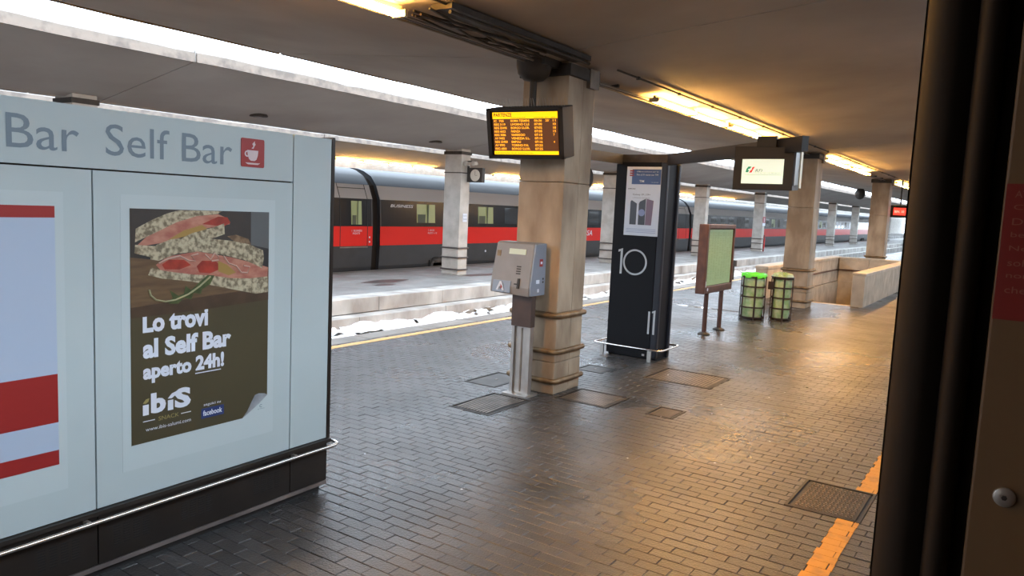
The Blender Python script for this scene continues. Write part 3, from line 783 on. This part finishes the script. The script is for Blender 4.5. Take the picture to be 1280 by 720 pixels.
# ---------------------------------------------------------------- litter bins
def bin_(x, y, r, h, label, rim):
    t = thing('litter_bin', label, 'litter bin', (x, y, 0))
    bag = []
    n = 28
    for k in range(12):
        z = .05+(h-.13)*k/11; ring = []
        for a in range(n):
            an = 2*math.pi*a/n
            rr = r*.86*(1+.05*noise.noise(Vector((math.cos(an)*3, math.sin(an)*3, z*4+x))))*(1-.03*math.cos(k*1.1)) * (.9 if k == 0 else 1)
            ring.append((rr*math.cos(an), rr*math.sin(an), z))
        bag.append(ring)
    MB().loft(bag).build('bin_bag', 'bag', t, smooth=True)
    for z in (.05, .28, .52, .75, h-.06):
        pts = [(r*math.cos(2*math.pi*k/24), r*math.sin(2*math.pi*k/24), z) for k in range(24)]
        MB().tube(pts, .008, 6, closed=True, rz=.018).build('hoop', 'binmetal', t)
    for k in range(6):
        a = 2*math.pi*k/6+.45
        ca, sa = math.cos(a), math.sin(a); px, py = -sa*.02, ca*.02
        MB().add([((r+d)*ca+e*px, (r+d)*sa+e*py, z) for z in (0.0, h-.04) for d, e in ((.004, -1), (.004, 1), (.016, 1), (.016, -1))],
                 [(0, 1, 2, 3), (7, 6, 5, 4), (0, 4, 5, 1), (1, 5, 6, 2), (2, 6, 7, 3), (3, 7, 4, 0)]).build('upright', 'binmetal', t)
    MB().lathe([(r*.4, .02), (r*.95, .02), (r*.95, .045), (r*.4, .045)], (0, 0, 0), 24).build('base', 'binmetal', t)
    if rim:
        ring = []
        for rr, z in ((r*1.02, h-.08), (r*1.05, h-.03), (r*.98, h+.02), (r*.80, h+.01), (r*.6, h-.04)):
            ring.append([(rr*(1+.03*math.sin(7*a*.2618))*math.cos(a*.2618), rr*math.sin(a*.2618), z+.008*math.sin(a*2.1)) for a in range(24)])
        MB().loft(ring).build('bag_rim', 'baglid', t, smooth=True)
    else:
        ring = []
        for rr, z in ((r*.97, h-.07), (r*1.0, h-.02), (r*.9, h+.02), (r*.6, h+.035), (r*.2, h+.06)):
            ring.append([(rr*(1+.06*math.sin(a*1.9))*math.cos(a*.2618), rr*math.sin(a*.2618), z+.03*math.sin(a*1.3)) for a in range(24)])
        MB().loft(ring).build('crumpled_bag', 'bag', t, smooth=True)
        MB().tube([(r*1.03*math.cos(k*.2618), r*1.03*math.sin(k*.2618), h-.03) for k in range(24)], .014, 6, closed=True).build('lid_ring', 'binmetal', t)
    if not rim: B(-.02-r*.8, .0-r*.8, .55*r, 1.1*r, .70, .88).build('bin_plate', 'binmetal', t)
    return t
bin_(17.33, 5.12, .275, 1.03, 'left cage litter bin with a bright green bag rim', True)
bin_(17.66, 4.57, .235, 1.02, 'right cage litter bin topped by crumpled pale bag', False)

# ---------------------------------------------------------------- clock, speakers and other hung pieces
ck = thing('platform_clock', 'square dark clock hung beside the first pale pillar', 'clock', (19.5, 14.93, 3.03), R(-90))
B(-.30, .30, 0, .16, 0, .46).build('case', 'soot', ck, bevel=.01)
MB().lathe([(.19, 0), (.19, -.012), (.0, -.012)], (0.03, 0, .22), 28, 'y').build('dial', 'clockface', ck)
MB().box(.025, .035, -.016, -.0125, .22, .36).box(.03, .12, -.016, -.0125, .215, .225).build('hand', 'soot', ck)
B(-.33, -.28, .04, .10, .30, .52).build('bracket', 'soot', ck)
cm = thing('twin_camera', 'pair of small pale floodlights beside the clock', 'floodlight', (19.45, 15.12, 3.62), R(-90))
for x in (-.10, .22):
    MB().lathe([(.04, .12), (.07, .08), (.08, -.10), (.06, -.11)], (x, 0, 0), 16, 'y').build('lamp_head', 'stone_pale', cm, smooth=True)
B(-.2, .22, .02, .05, .05, .09).build('bar', 'soot', cm)
def hung(x, y, z, top, label):
    t = thing('hanging_loudspeaker', label, 'loudspeaker', (x, y, z))
    MB().lathe([(.05, .36), (.2, .28), (.30, .1), (.30, -.1), (.18, -.28), (.05, -.34)], (0, 0, 0), 16).build('body', 'soot', t, smooth=True)
    MB().tube([(0, 0, .3), (0, 0, top-z)], .03, 8).build('rod', 'soot', t)
hung(50.5, 8.9, 4.05, 4.4, 'dark loudspeaker hanging at the canopy edge left of the third stone pillar')
ow = thing('overhead_wire', 'thin overhead wire with insulators above the sunken track', 'overhead wire', (40, 10.9, 5.0))
MB().tube([(-30, 0, .1), (20, 0, .1)], .018, 6).build('wire', 'soot', ow)
for x in (-14, 3, 12, 19):
    MB().tube([(x, -1.42, -.5), (x, -1.38, .3), (x, .4, .12)], .02, 6).build('cantilever', 'soot', ow)
    MB().lathe([(.03, 0), (.08, .02), (.04, .06), (.08, .09), (.04, .13), (.08, .16), (.03, .2)], (x, -.9, .14), 12).build('insulator', 'soot', ow)
pb = thing('track_post', 'short black post at the platform edge behind the bins', 'post', (27.5, 8.9, 0))
MB().tube([(0, 0, 0), (0, 0, .5)], .03, 8).build('stem', 'soot', pb); B(-.08, .08, -.08, .08, .5, .72).build('head', 'soot', pb)
# puddle strip on the paving left of the bins
pd = MB(); q = []
for k in range(30):
    a = 2*math.pi*k/30; g = 1+.5*noise.noise(Vector((math.cos(a)*2, math.sin(a)*2, 4)))
    q.append((18.25+.11*g*math.cos(a), 6.55+.95*g*math.sin(a)))
pd.poly(q, 'z', .0015, .004)
M['water'] = mat('standing_water', (.30, .31, .33), .03, spec=1)
tag(pd.build('puddle', 'water'), 'thin bright puddle across the paving behind the timetable posts', 'puddle')
lt = MB()
for k in range(34):
    x = random.uniform(4.2, 13); y = random.uniform(1.2, 6.5)
    if not (6.5 < x < 8.7 and y > 4.4): lt.lathe([(.008, 0), (.011, .002), (.006, .005)], (x, y, .001), 6)
tag(lt.build('litter_specks', 'white'), 'scattered pale specks of litter on the paving', 'litter', kind='stuff')

# ---------------------------------------------------------------- high-speed train
train = thing('red_train', 'long red, black and silver high-speed train at the far platform', 'train', (18.4, 19.6, -.6))
OX, OY, OZ = 18.4, 19.6, -.6
PR = [(18.22, -.45), (18.15, .1), (18.12, .80), (18.12, 1.44), (18.17, 2.34), (18.36, 2.80), (18.62, 3.10), (18.98, 3.28), (19.3, 3.36), (19.6, 3.38)]
def strip(x0, x1, i0, i1, off, both=False, th=.02):
    mb = MB(); prof = PR[i0:i1+1]
    for s in ((1, -1) if both else (1,)):
        a = [((OY-(OY-y)*1)-OY if s == 1 else OY-y, z) for y, z in prof]
        o_ = []; i_ = []
        for (y, z) in a:
            yy = y-off*s if z < 3.3 else y; o_.append((yy, z+(off if z > 3.0 else 0)-OZ)); i_.append((y+th*s, z-OZ-(th if z > 3.0 else 0)))
        ringf = lambda x: [(x-OX, *p) for p in o_]+[(x-OX, *p) for p in reversed(i_)]
        mb.loft([ringf(x0), ringf(x1)])
    return mb
cars = [(-9.9, 18.2), (18.56, 46.5), (46.86, 74.9), (75.26, 103.2), (103.56, 129)]
for ci, (a, b) in enumerate(cars):
    # carriage shell
    full = [(y-OY, z-OZ) for y, z in PR]+[(OY-y, z-OZ) for y, z in reversed(PR[:-1])]
    body = MB().loft([[(x-OX, *p) for p in full] for x in (a, b)]).build('carriage', 't_skirt', train)
    strip(a, b, 2, 3, .008).build('red_stripe', 't_red', body)
    strip(a+.05, b-.05, 3, 4, .008).build('window_band', 't_band', body)
    strip(a, b, 4, 5, .010).build('silver_panel', 't_panel', body, smooth=True)
    strip(a, b, 5, 9, .006, both=True).build('roof_panel', 't_roof', body, smooth=True)
    def pane(x, w, lit, z0=1.58, z1=2.24):
        y0 = 18.12+.05*(z0-1.44)/.9-OY-.012; y1 = 18.12+.05*(z1-1.44)/.9-OY-.012
        MB().loft([[(x-OX, y0, z0-OZ), (x+w-OX, y0, z0-OZ), (x+w-OX, y0+.02, z0-OZ), (x-OX, y0+.02, z0-OZ)],
                   [(x-OX, y1, z1-OZ), (x+w-OX, y1, z1-OZ), (x+w-OX, y1+.02, z1-OZ), (x-OX, y1+.02, z1-OZ)]]).build('window', 't_lit' if lit else 't_glass', body)
        if lit:
            B(x+.04-OX, x+w*.45-OX, y0-.004, y0+.004, z0-OZ, z0+.30-OZ).build('seat_silhouette', 't_seat', body)
            B(x+w*.55-OX, x+w*.62-OX, y0-.004, y0+.004, z0-OZ, z1-OZ).build('seat_silhouette', 't_seat', body)
    litset = {0: [], 1: [0, 2], 2: [9], 3: [3], 4: []}[ci]
    x = a+1.84; k = 0
    while x < b-3.2:
        if ci == 0: break
        pane(x, 1.0, k in litset); x += 1.82; k += 1
    if ci == 0: pane(17.24, .46, True, 1.50, 2.26); pane(12.0, 1, False); pane(13.9, 1, False)
    # doors with seams
    for dx in ((16.75,) if ci == 0 else (b-1.75,)):
        for (u0, u1, v0, v1) in ((dx, dx+.025, .72, 2.62), (dx+1.2, dx+1.225, .72, 2.62), (dx, dx+1.225, 2.60, 2.625), (dx, dx+1.225, .70, .725)):
            yy = -1.50 if v0 < 2.3 and v1 < 1 else -1.495
            if v1 > 2.3 and v0 < 1:
                strip(u0, u1, 2, 4, .014).build('door_seam', 'black', body); strip(u0, u1, 4, 5, .014).build('door_seam', 'black', body)
            elif v0 > 2: B(u0-OX, u1-OX, 18.29-OY, 18.32-OY, 2.66-OZ, 2.68-OZ).build('door_seam', 'black', body)
            else: B(u0-OX, u1-OX, 18.09-OY, 18.13-OY, .74-OZ, .775-OZ).build('door_step', 'pipe', body)
    for bx in (a+2.6, b-4.6):
        B(bx-OX, bx+2.0-OX, 18.10-OY, 18.2-OY, -.5-OZ, .22-OZ).build('bogie_recess', 'black', body)
        for wx in (bx+.4, bx+1.6):
            MB().lathe([(.0, -.05), (.38, -.05), (.42, .0), (.42, .08), (.0, .08)], (wx-OX, 18.07-OY, -.1-OZ), 24, 'y').build('wheel', 'soot', body)
        B(bx+.1-OX, bx+1.9-OX, 18.02-OY, 18.08-OY, .02-OZ, .12-OZ).build('bogie_frame', 'soot', body)
    if ci < 4:
        nx = cars[ci+1][0]
        gp = [(y-OY+.14*(1 if y < OY else -1), z-OZ-(.08 if z > 3 else 0)) for y, z in PR]
        gp = gp+[(-y_, z_) for y_, z_ in reversed(gp[:-1])]
        MB().loft([[(x_-OX, *p) for p in gp] for x_ in (b, nx)]).build('gangway', 'rubber', train)
    if ci == 0: lx = 16.0
    # lettering on the stripe and band
    if ci == 1:
        text('BUSINESS', 'white', body, 19.0-OX, 2.10-OZ, w=1.15, h=.10, at=18.12-OY-.03, shear=.2)
        text('FRECCIAROSSA', 'white', body, 30.0-OX, 1.06-OZ, w=3.5, h=.26, at=18.12-OY-.02, shear=.2, bold=.01)
        text('2  ABCDE', 'white', body, 21.0-OX, 1.28-OZ, w=.35, h=.07, at=18.12-OY-.02); text('POSTI 1-12', 'white', body, 21.0-OX, 1.18-OZ, w=.5, h=.06, at=18.12-OY-.02)
    if ci == 2:
        text('FRECCIAROSSA', 'white', body, 51.4-OX, 1.2-OZ, w=3.6, h=.26, at=18.12-OY-.02, shear=.2, bold=.01); text('1000', 'white', body, 52.6-OX, .92-OZ, w=1.2, h=.18, at=18.12-OY-.02, shear=.2)
    if ci == 0:
        text('1  BUSINESS', 'white', body, 17.25-OX, 1.27-OZ, w=.45, h=.06, at=18.12-OY-.02); text('POSTI', 'white', body, 17.3-OX, 1.18-OZ, w=.3, h=.06, at=18.12-OY-.02)
        for z in (.93, 1.08): MB().lathe([(.03, 0), (.03, -.01), (0, -.01)], (18.06-OX, 18.11-OY, z-OZ), 10, 'y').build('door_button', 'white', body)
    MB().lathe([(.045, 0), (.045, -.012), (0, -.012)], ((a+6.0 if ci == 1 else a+4)-OX, 18.10-OY, .48-OZ), 10, 'y').build('socket_cap', 'white', body)

# ---------------------------------------------------------------- self bar kiosk
ks = thing('self_bar_kiosk', 'white glass self bar kiosk with grey lettering and dark base', 'kiosk', (4.0, 4.43, 0), math.atan(.035))
W = 4.71
B(-W, 0.0, .03, 1.5, .09, 2.74).build('body', 'black', ks)
B(-W, 0, .03, 1.5, 2.735, 2.748).build('roof', 'kskirt', ks)
seams = [0, -.372, -1.815, -3.258, -W]
for k in range(4):
    x1, x0 = seams[k], seams[k+1]
    top = 2.745 if k == 0 else 2.398
    B(x0+.005, x1-.005, 0, .028, .425, top).build('glass_panel', 'glass', ks)
    if k:
        ih = .16
        f = MB().box(x0+ih, x1-ih, -.0012, 0, .60, 2.27)
        f.build('inner_film', 'film', ks)
hp = B(seams[3]+.005, seams[1]-.005, 0, .028, 2.408, 2.745).build('header_panel', 'glass', ks)
B(-W, seams[3]-.005, 0, .028, 2.408, 2.745).build('header_panel', 'glass', ks)
B(0.0, .03, -.004, 1.5, .40, 2.76).build('corner_post', 'kbase', ks)
for x0, u in ((-1.738, 1), (-2.73, 2)):
    text('Self Bar', 'letter', hp, x0, 2.487, w=.845, h=.178, at=-.003)
MB().poly([(a, b) for a, b in rrect(-.824, -.633, 2.487, 2.678, .012)], 'y', -.004, -.001).build('pictogram_field', 'signred', hp)
M['picto'] = mat('pictogram_white', (.55, .45, .47), .4)
MB().poly([(-.775, 2.600), (-.685, 2.600), (-.69, 2.565), (-.70, 2.540), (-.715, 2.530), (-.745, 2.530), (-.76, 2.540), (-.772, 2.570)], 'y', -.006, -.0042).build('pictogram_cup', 'picto', hp)
MB().ringplate(-.775, 2.575, .012, .021, 'y', -.006, -.0042, 16).build('pictogram_handle', 'picto', hp)
MB().poly([(-.79, 2.516), (-.67, 2.516), (-.69, 2.505), (-.77, 2.505)], 'y', -.006, -.0042).build('pictogram_saucer', 'picto', hp)
MB().poly([(-.74, 2.612), (-.725, 2.628), (-.735, 2.642), (-.715, 2.662), (-.715, 2.650), (-.708, 2.640), (-.718, 2.628), (-.725, 2.612)], 'y', -.006, -.0042).build('pictogram_steam', 'picto', hp)
# base
B(-W, .02, -.035, .03, .392, .42).build('ledge', 'kbase', ks)
for k in range(4):
    x1, x0 = seams[k], seams[k+1]
    B(x0+.004, x1-.004, -.01, .02, .085, .388).build('base_panel', 'kbase', ks)
M['slot'] = mat('vent_slot_black', (.006, .006, .006), .7)
for vx in (-.58, -1.15, -1.60, -2.03, -2.55):
    vg = MB()
    for c_ in range(4):
        for r_ in range(8):
            vg.box(vx-.12+c_*.062, vx-.12+c_*.062+.04, -.0115, -.0102, .17+r_*.016, .177+r_*.016)
    tag(vg.build('vent_grille', 'slot', ks), kind='stuff')
B(-W, .0, -.012, .03, .052, .08).build('skirt_strip', 'kskirt', ks)
B(-W, -.04, .03, 1.45, 0, .055).build('plinth', 'black', ks)
rail = [(-W, -.075, .375), (-2, -.075, .375), (-.1, -.075, .375), (.02, -.075, .375), (.065, -.055, .375), (.085, -.01, .375), (.085, .05, .375), (.06, .10, .375), (.02, .12, .375)]
MB().tube(rail, .013, 12).build('guard_rail', 'chrome', ks, smooth=True)
for x in (-.372, -1.9, -3.2):
    B(x-.012, x+.012, -.075, -.03, .372, .392).build('rail_bracket', 'steel', ks)

# posters on the kiosk
def kposter(name, label):
    return thing(name, label, 'poster', tuple(ks.matrix_basis @ Vector((0, 0, 0))) if False else (4.0, 4.43, 0), math.atan(.035))
kp = kposter('sandwich_poster', 'brown sandwich advert poster on the kiosk, with curling corner print')
def U(l): return [(-u, z) for u, z in l]
T0 = -.0035
def lay(name, pts, m, k, parent=None): return MB().poly(U(pts), 'y', T0-.0005*k-.0004, T0-.0005*k).build(name, m, parent or kp)
MB().poly(U([(1.60, .752), (1.60, 2.19), (.587, 2.185), (.587, .86), (.80, .752)]), 'y', T0, -.0005).build('sheet', 'olive', kp)
M['p_dark'] = mat('print_dark_background', (.040, .032, .026), .4, col2=(.018, .02, .022), scale=2.5)
M['p_wood'] = mat('print_wood', (.135, .085, .042), .4, col2=(.085, .05, .028), scale=5, stretch=(1, 1, 7))
M['p_woodedge'] = mat('print_wood_edge', (.065, .04, .024), .4, var=.3, scale=8)
M['p_bread'] = mat('print_bread_crumb', (.42, .37, .25), .5, col2=(.14, .115, .07), scale=34, detail=3, lo=.42, hi=.62)
M['p_crust'] = mat('print_bread_crust', (.20, .13, .07), .5, col2=(.10, .06, .03), scale=30)
M['p_ham'] = mat('print_ham', (.30, .10, .075), .4, col2=(.42, .20, .14), scale=12, stretch=(1, 1, 2))
M['p_red'] = mat('print_tomato', (.34, .035, .02), .4, var=.4, scale=14)
M['p_cheese'] = mat('print_cheese', (.30, .19, .05), .4)
M['p_fat'] = mat('print_ham_edge', (.46, .31, .25), .4)
M['p_leaf'] = mat('print_rocket_leaf', (.035, .055, .018), .4, col2=(.07, .10, .03), scale=20)
M['p_stem'] = mat('print_leaf_stem', (.30, .30, .17), .4)
M['p_grey'] = mat('print_blurred_grey', (.085, .095, .10), .4)
lay('photo_background', [(1.60, 1.57), (1.60, 2.19), (.587, 2.185), (.587, 1.60)], 'p_dark', 1)
lay('photo_grey_glass', [(.74, 1.96), (.74, 2.186), (.587, 2.185), (.587, 1.93)], 'p_grey', 2)
lay('photo_wood_board', [(1.60, 1.58), (1.60, 1.90), (1.35, 1.87), (.587, 1.80), (.587, 1.60)], 'p_wood', 2)
lay('photo_board_edge', [(1.60, 1.535), (1.60, 1.60), (1.2, 1.625), (.587, 1.66), (.587, 1.57), (1.1, 1.545)], 'p_woodedge', 3)
lay('photo_back_bread', [(1.57, 1.99), (1.565, 2.07), (1.47, 2.12), (1.36, 2.165), (1.28, 2.185), (.97, 2.186), (1.0, 2.168), (1.16, 2.15), (1.3, 2.11), (1.42, 2.055), (1.5, 2.02)], 'p_bread', 3)
lay('photo_back_ham', [(1.57, 1.96), (1.5, 2.02), (1.42, 2.055), (1.3, 2.11), (1.16, 2.15), (1.0, 2.165), (.93, 2.14), (.91, 2.10), (1.1, 2.07), (1.35, 1.99)], 'p_ham', 3)
lay('photo_back_tomato', [(1.12, 2.10), (1.0, 2.15), (.93, 2.145), (.905, 2.11), (.96, 2.085)], 'p_red', 4)
lay('photo_back_cheese', [(1.36, 2.0), (1.25, 2.06), (1.12, 2.095), (1.08, 2.07), (1.25, 2.02)], 'p_cheese', 4)
lay('photo_back_bread_bottom', [(1.575, 1.925), (1.57, 1.975), (1.45, 1.965), (1.33, 1.98), (1.2, 2.04), (1.05, 2.075), (.955, 2.105), (.95, 2.035), (1.05, 2.005), (1.3, 1.95), (1.46, 1.895)], 'p_bread', 5)
lay('photo_side_crust', [(.93, 2.02), (.86, 2.03), (.76, 2.0), (.74, 1.96), (.85, 1.97)], 'p_crust', 5)
lay('photo_filling', [(1.44, 1.85), (1.36, 1.90), (1.15, 1.925), (.9, 1.88), (.70, 1.83), (.595, 1.80), (.60, 1.72), (.9, 1.72), (1.15, 1.77), (1.40, 1.81)], 'p_ham', 6)
lay('photo_tomato', [(1.40, 1.85), (1.35, 1.88), (1.25, 1.875), (1.2, 1.84), (1.28, 1.815), (1.38, 1.82)], 'p_red', 7)
lay('photo_tomato', [(1.16, 1.83), (1.12, 1.865), (1.02, 1.86), (.97, 1.81), (1.06, 1.78), (1.14, 1.79)], 'p_red', 7)
lay('photo_cheese', [(1.0, 1.86), (.93, 1.83), (.86, 1.775), (.92, 1.76), (1.0, 1.79)], 'p_cheese', 8)
for q in ([(1.42, 1.86), (1.36, 1.885), (1.28, 1.90), (1.22, 1.87), (1.17, 1.865), (1.2, 1.90), (1.15, 1.91)],
          [(1.1, 1.905), (1.06, 1.87), (1.03, 1.91), (1.0, 1.89), (1.0, 1.865), (1.05, 1.86)],
          [(.96, 1.89), (.92, 1.84), (.86, 1.82), (.82, 1.775), (.77, 1.77), (.75, 1.81), (.80, 1.82)]):
    mb = MB(); mb.tube([(-u, T0-.0048, z) for u, z in q], .0055, 5); mb.build('photo_ham_edge', 'p_fat', kp)
lay('photo_front_bread', [(1.475, 1.885), (1.47, 1.945), (1.43, 1.975), (1.34, 2.005), (1.2, 2.015), (1.05, 2.005), (.9, 1.99), (.76, 1.965), (.64, 1.92), (.632, 1.87), (.645, 1.795), (.70, 1.82), (.8, 1.86), (.95, 1.895), (1.15, 1.925), (1.3, 1.915), (1.42, 1.875)], 'p_bread', 9)
lay('photo_front_bread_bottom', [(1.49, 1.79), (1.47, 1.835), (1.38, 1.81), (1.2, 1.78), (1.05, 1.765), (.9, 1.74), (.75, 1.73), (.60, 1.735), (.592, 1.625), (.7, 1.62), (.85, 1.655), (1.0, 1.69), (1.2, 1.735), (1.4, 1.765)], 'p_bread', 9)
mb = MB(); mb.tube([(-u, T0-.006, z) for u, z in [(1.485, 1.70), (1.475, 1.665), (1.44, 1.635), (1.38, 1.62), (1.31, 1.625), (1.22, 1.655), (1.14, 1.70), (1.06, 1.76)]], .006, 5); mb.build('photo_leaf_stem', 'p_stem', kp)
lay('photo_leaf', [(1.36, 1.605), (1.33, 1.64), (1.35, 1.69), (1.29, 1.65), (1.25, 1.66), (1.24, 1.71), (1.2, 1.68), (1.15, 1.72), (1.08, 1.77), (1.03, 1.765), (1.06, 1.71), (1.12, 1.68), (1.13, 1.65), (1.18, 1.66), (1.2, 1.62), (1.25, 1.635), (1.29, 1.60)], 'p_leaf', 10)
TA = T0-.0015
text('Lo trovi', 'white', kp, -1.525, 1.437, w=.452, h=.122, at=TA, bold=.045, name='headline_lettering')
text('al Self Bar', 'white', kp, -1.525, 1.278, w=.63, h=.122, at=TA, bold=.045, name='headline_lettering')
text('aperto', 'white', kp, -1.525, 1.120, w=.33, h=.115, at=TA, bold=.045, name='headline_lettering')
text('24h!', 'white', kp, -1.165, 1.148, w=.215, h=.10, at=TA, bold=.045, name='headline_lettering')
B(-1.168, -.975, TA-.001, TA, 1.128, 1.134).build('underline', 'white', kp)
text('S', 'white', kp, -1.315, .925, w=.115, h=.13, at=TA, bold=.05, name='logo_lettering')
B(-1.528, -1.49, TA-.001, TA, .925, .99).build('logo_lettering', 'white', kp)
MB().poly([(-1.528, 1.002), (-1.508, 1.025), (-1.485, 1.028), (-1.492, 1.008), (-1.51, .998)], 'y', TA-.001, TA).build('logo_dot', 'gold', kp)
text('b', 'white', kp, -1.475, .925, w=.10, h=.13, at=TA, bold=.05, name='logo_lettering')
B(-1.362, -1.325, TA-.001, TA, .925, .99).build('logo_lettering', 'white', kp)
MB().poly([(-1.362, 1.002), (-1.335, 1.03), (-1.30, 1.04), (-1.31, 1.015), (-1.335, 1.0)], 'y', TA-.001, TA).build('logo_dot', 'white', kp)
text('SNACK', 'gold', kp, -1.425, .873, w=.14, h=.026, at=TA)
B(-1.528, -1.45, TA-.001, TA, .884, .889).build('logo_line', 'white', kp); B(-1.27, -1.20, TA-.001, TA, .884, .889).build('logo_line', 'white', kp)
text('www.ibis-salumi.com', 'white', kp, -1.51, .822, w=.31, h=.022, at=TA)
text('seguici su', 'white', kp, -1.105, .896, w=.13, h=.022, at=TA)
B(-1.123, -.951, TA-.001, TA, .818, .885).build('blue_badge', 'facebook', kp)
text('facebook', 'white', kp, -1.11, .835, w=.145, h=.036, at=TA-.0015, bold=.02)
M['curl'] = mat('paper_curl_grey', (.14, .155, .17), .35, col2=(.34, .37, .40), scale=6)
MB().poly(U([(.587, .70), (.587, .885), (.80, .752)]), 'y', T0-.001, -.0005).build('corner_white', 'film', kp)
MB().poly(U([(.80, .752), (.76, .795), (.72, .86), (.695, .90), (.66, .905), (.61, .895), (.587, .882), (.66, .83), (.73, .79)]), 'y', T0-.002, T0-.001).build('corner_curl', 'curl', kp)
text('C', 'letter', kp, -.655, .80, w=.022, h=.022, at=T0-.0022, bold=.03); text('grafica', 'letter', kp, -.67, .785, w=.06, h=.010, at=T0-.0022)
kq = kposter('striped_poster', 'pale blue poster with red stripes at the left edge of the kiosk')
B(-3.03, -2.022, T0, -.0005, .754, 2.193).build('sheet', 'dimwhite', kq)
MB().poly(U([(3.03, 2.125), (3.03, 2.193), (2.022, 2.193), (2.022, 2.13)]), 'y', T0-.001, T0).build('red_stripe', 'signred', kq)
MB().poly(U([(3.03, .995), (3.03, 1.265), (2.022, 1.27), (2.022, .996)]), 'y', T0-.001, T0).build('red_stripe', 'signred', kq)
MB().poly(U([(3.03, .754), (3.03, .842), (2.022, .838), (2.022, .754)]), 'y', T0-.001, T0).build('red_stripe', 'signred', kq)

# ---------------------------------------------------------------- the train we stand in
ow_ = thing('boarding_train', 'dark door edge and brown vestibule panel of the train seen at right', 'train', (1.0, 0, .55))
def OB(x0, x1, y0, y1, z0, z1): return B(x0-1.0, x1-1.0, y0, y1, z0-.55, z1-.55)
def prof(pts, z0, z1, name, m):
    MB().loft([[(x-1.0, y, z-.55) for x, y in pts] for z in (z0, z1)]).build(name, m, ow_, smooth=True)
def arc(cx, cy, r, a0, a1, n=8): return [(cx+r*math.cos(R(a0+(a1-a0)*k/n)), cy+r*math.sin(R(a0+(a1-a0)*k/n))) for k in range(n+1)]
ZB, ZT = .5, 3.0
prof([(1.30, .127), (1.02, .127)]+arc(1.03, .097, .030, 90, 200, 8)+[(1.015, .072), (1.30, .072)], ZB, ZT, 'door_edge', 'rubber')
prof([(1.30, .072), (1.01, .072)]+arc(1.005, .058, .012, 90, 270, 8)+[(1.012, .044), (1.30, .044)], ZB, ZT, 'door_seal', 'rubber')
prof([(1.30, .046), (1.04, .046), (1.03, .029), (1.30, .029)], ZB, ZT, 'seal_groove', 'rubber2')
OB(1.0, 1.10, -.75, .0295, .55, ZT).build('vestibule_panel', 't_inside', ow_, bevel=.003)
MB().lathe([(.0, -.004), (.006, -.005), (.011, -.003), (.0115, 0)], (.0, -.0035, 1.45), 20, 'x').build('screw', 'steel', ow_, smooth=True)
MB().lathe([(.0, -.0055), (.003, -.0055), (.003, -.004)], (.0, -.0035, 1.45), 6, 'x').build('screw_socket', 'rubber2', ow_)
M['sticker'] = mat('dark_red_sticker', (.16, .008, .006), .4); M['stext'] = mat('faded_sticker_text', (.22, .07, .05), .5)
OB(.9985, 1.0, -.26, .0275, 2.20, 2.35).build('red_sticker', 'sticker', ow_)
for k, s_ in enumerate(('ATTENZIONE', 'Con porte in', 'Del treno ', 'beh aperte', 'Ne sporgersi', 'solo fermo', 'non aprire', 'che a treno')):
    text(s_, 'stext', ow_, .019, 1.785-k*.0150, w=.0062*len(s_), h=.0075, face='-x', at=-.0022)
OB(-.75, 1.3, -2.9, .12, .35, .55).build('vestibule_floor', 'rubber', ow_)
OB(1.1, 90, -.02, .12, -.45, 3.0).build('outer_wall', 't_panel', ow_)
OB(-14, -.75, -.02, .12, -.45, 3.0).build('outer_wall', 't_panel', ow_)
OB(-.75, 1.3, -.02, .12, 2.80, 3.0).build('door_header', 't_panel', ow_)
OB(-14, 90, -2.95, -2.8, -.45, 3.0).build('outer_wall', 't_panel', ow_)
MB().loft([[(x-1.0, y, z-.55) for y, z in ((.12, 3.0), (-.1, 3.25), (-.6, 3.42), (-1.4, 3.48), (-2.2, 3.42), (-2.8, 3.25), (-2.95, 3.0), (-2.8, 3.0), (-1.4, 3.35), (.0, 3.0))] for x in (-14, 90)]).build('roof', 't_roof', ow_, smooth=True)
OB(-.85, -.75, -2.8, -.02, .55, 3.0).build('partition', 't_inside', ow_)
OB(1.1, 1.2, -2.8, -.7, .55, 3.0).build('partition', 't_inside', ow_)
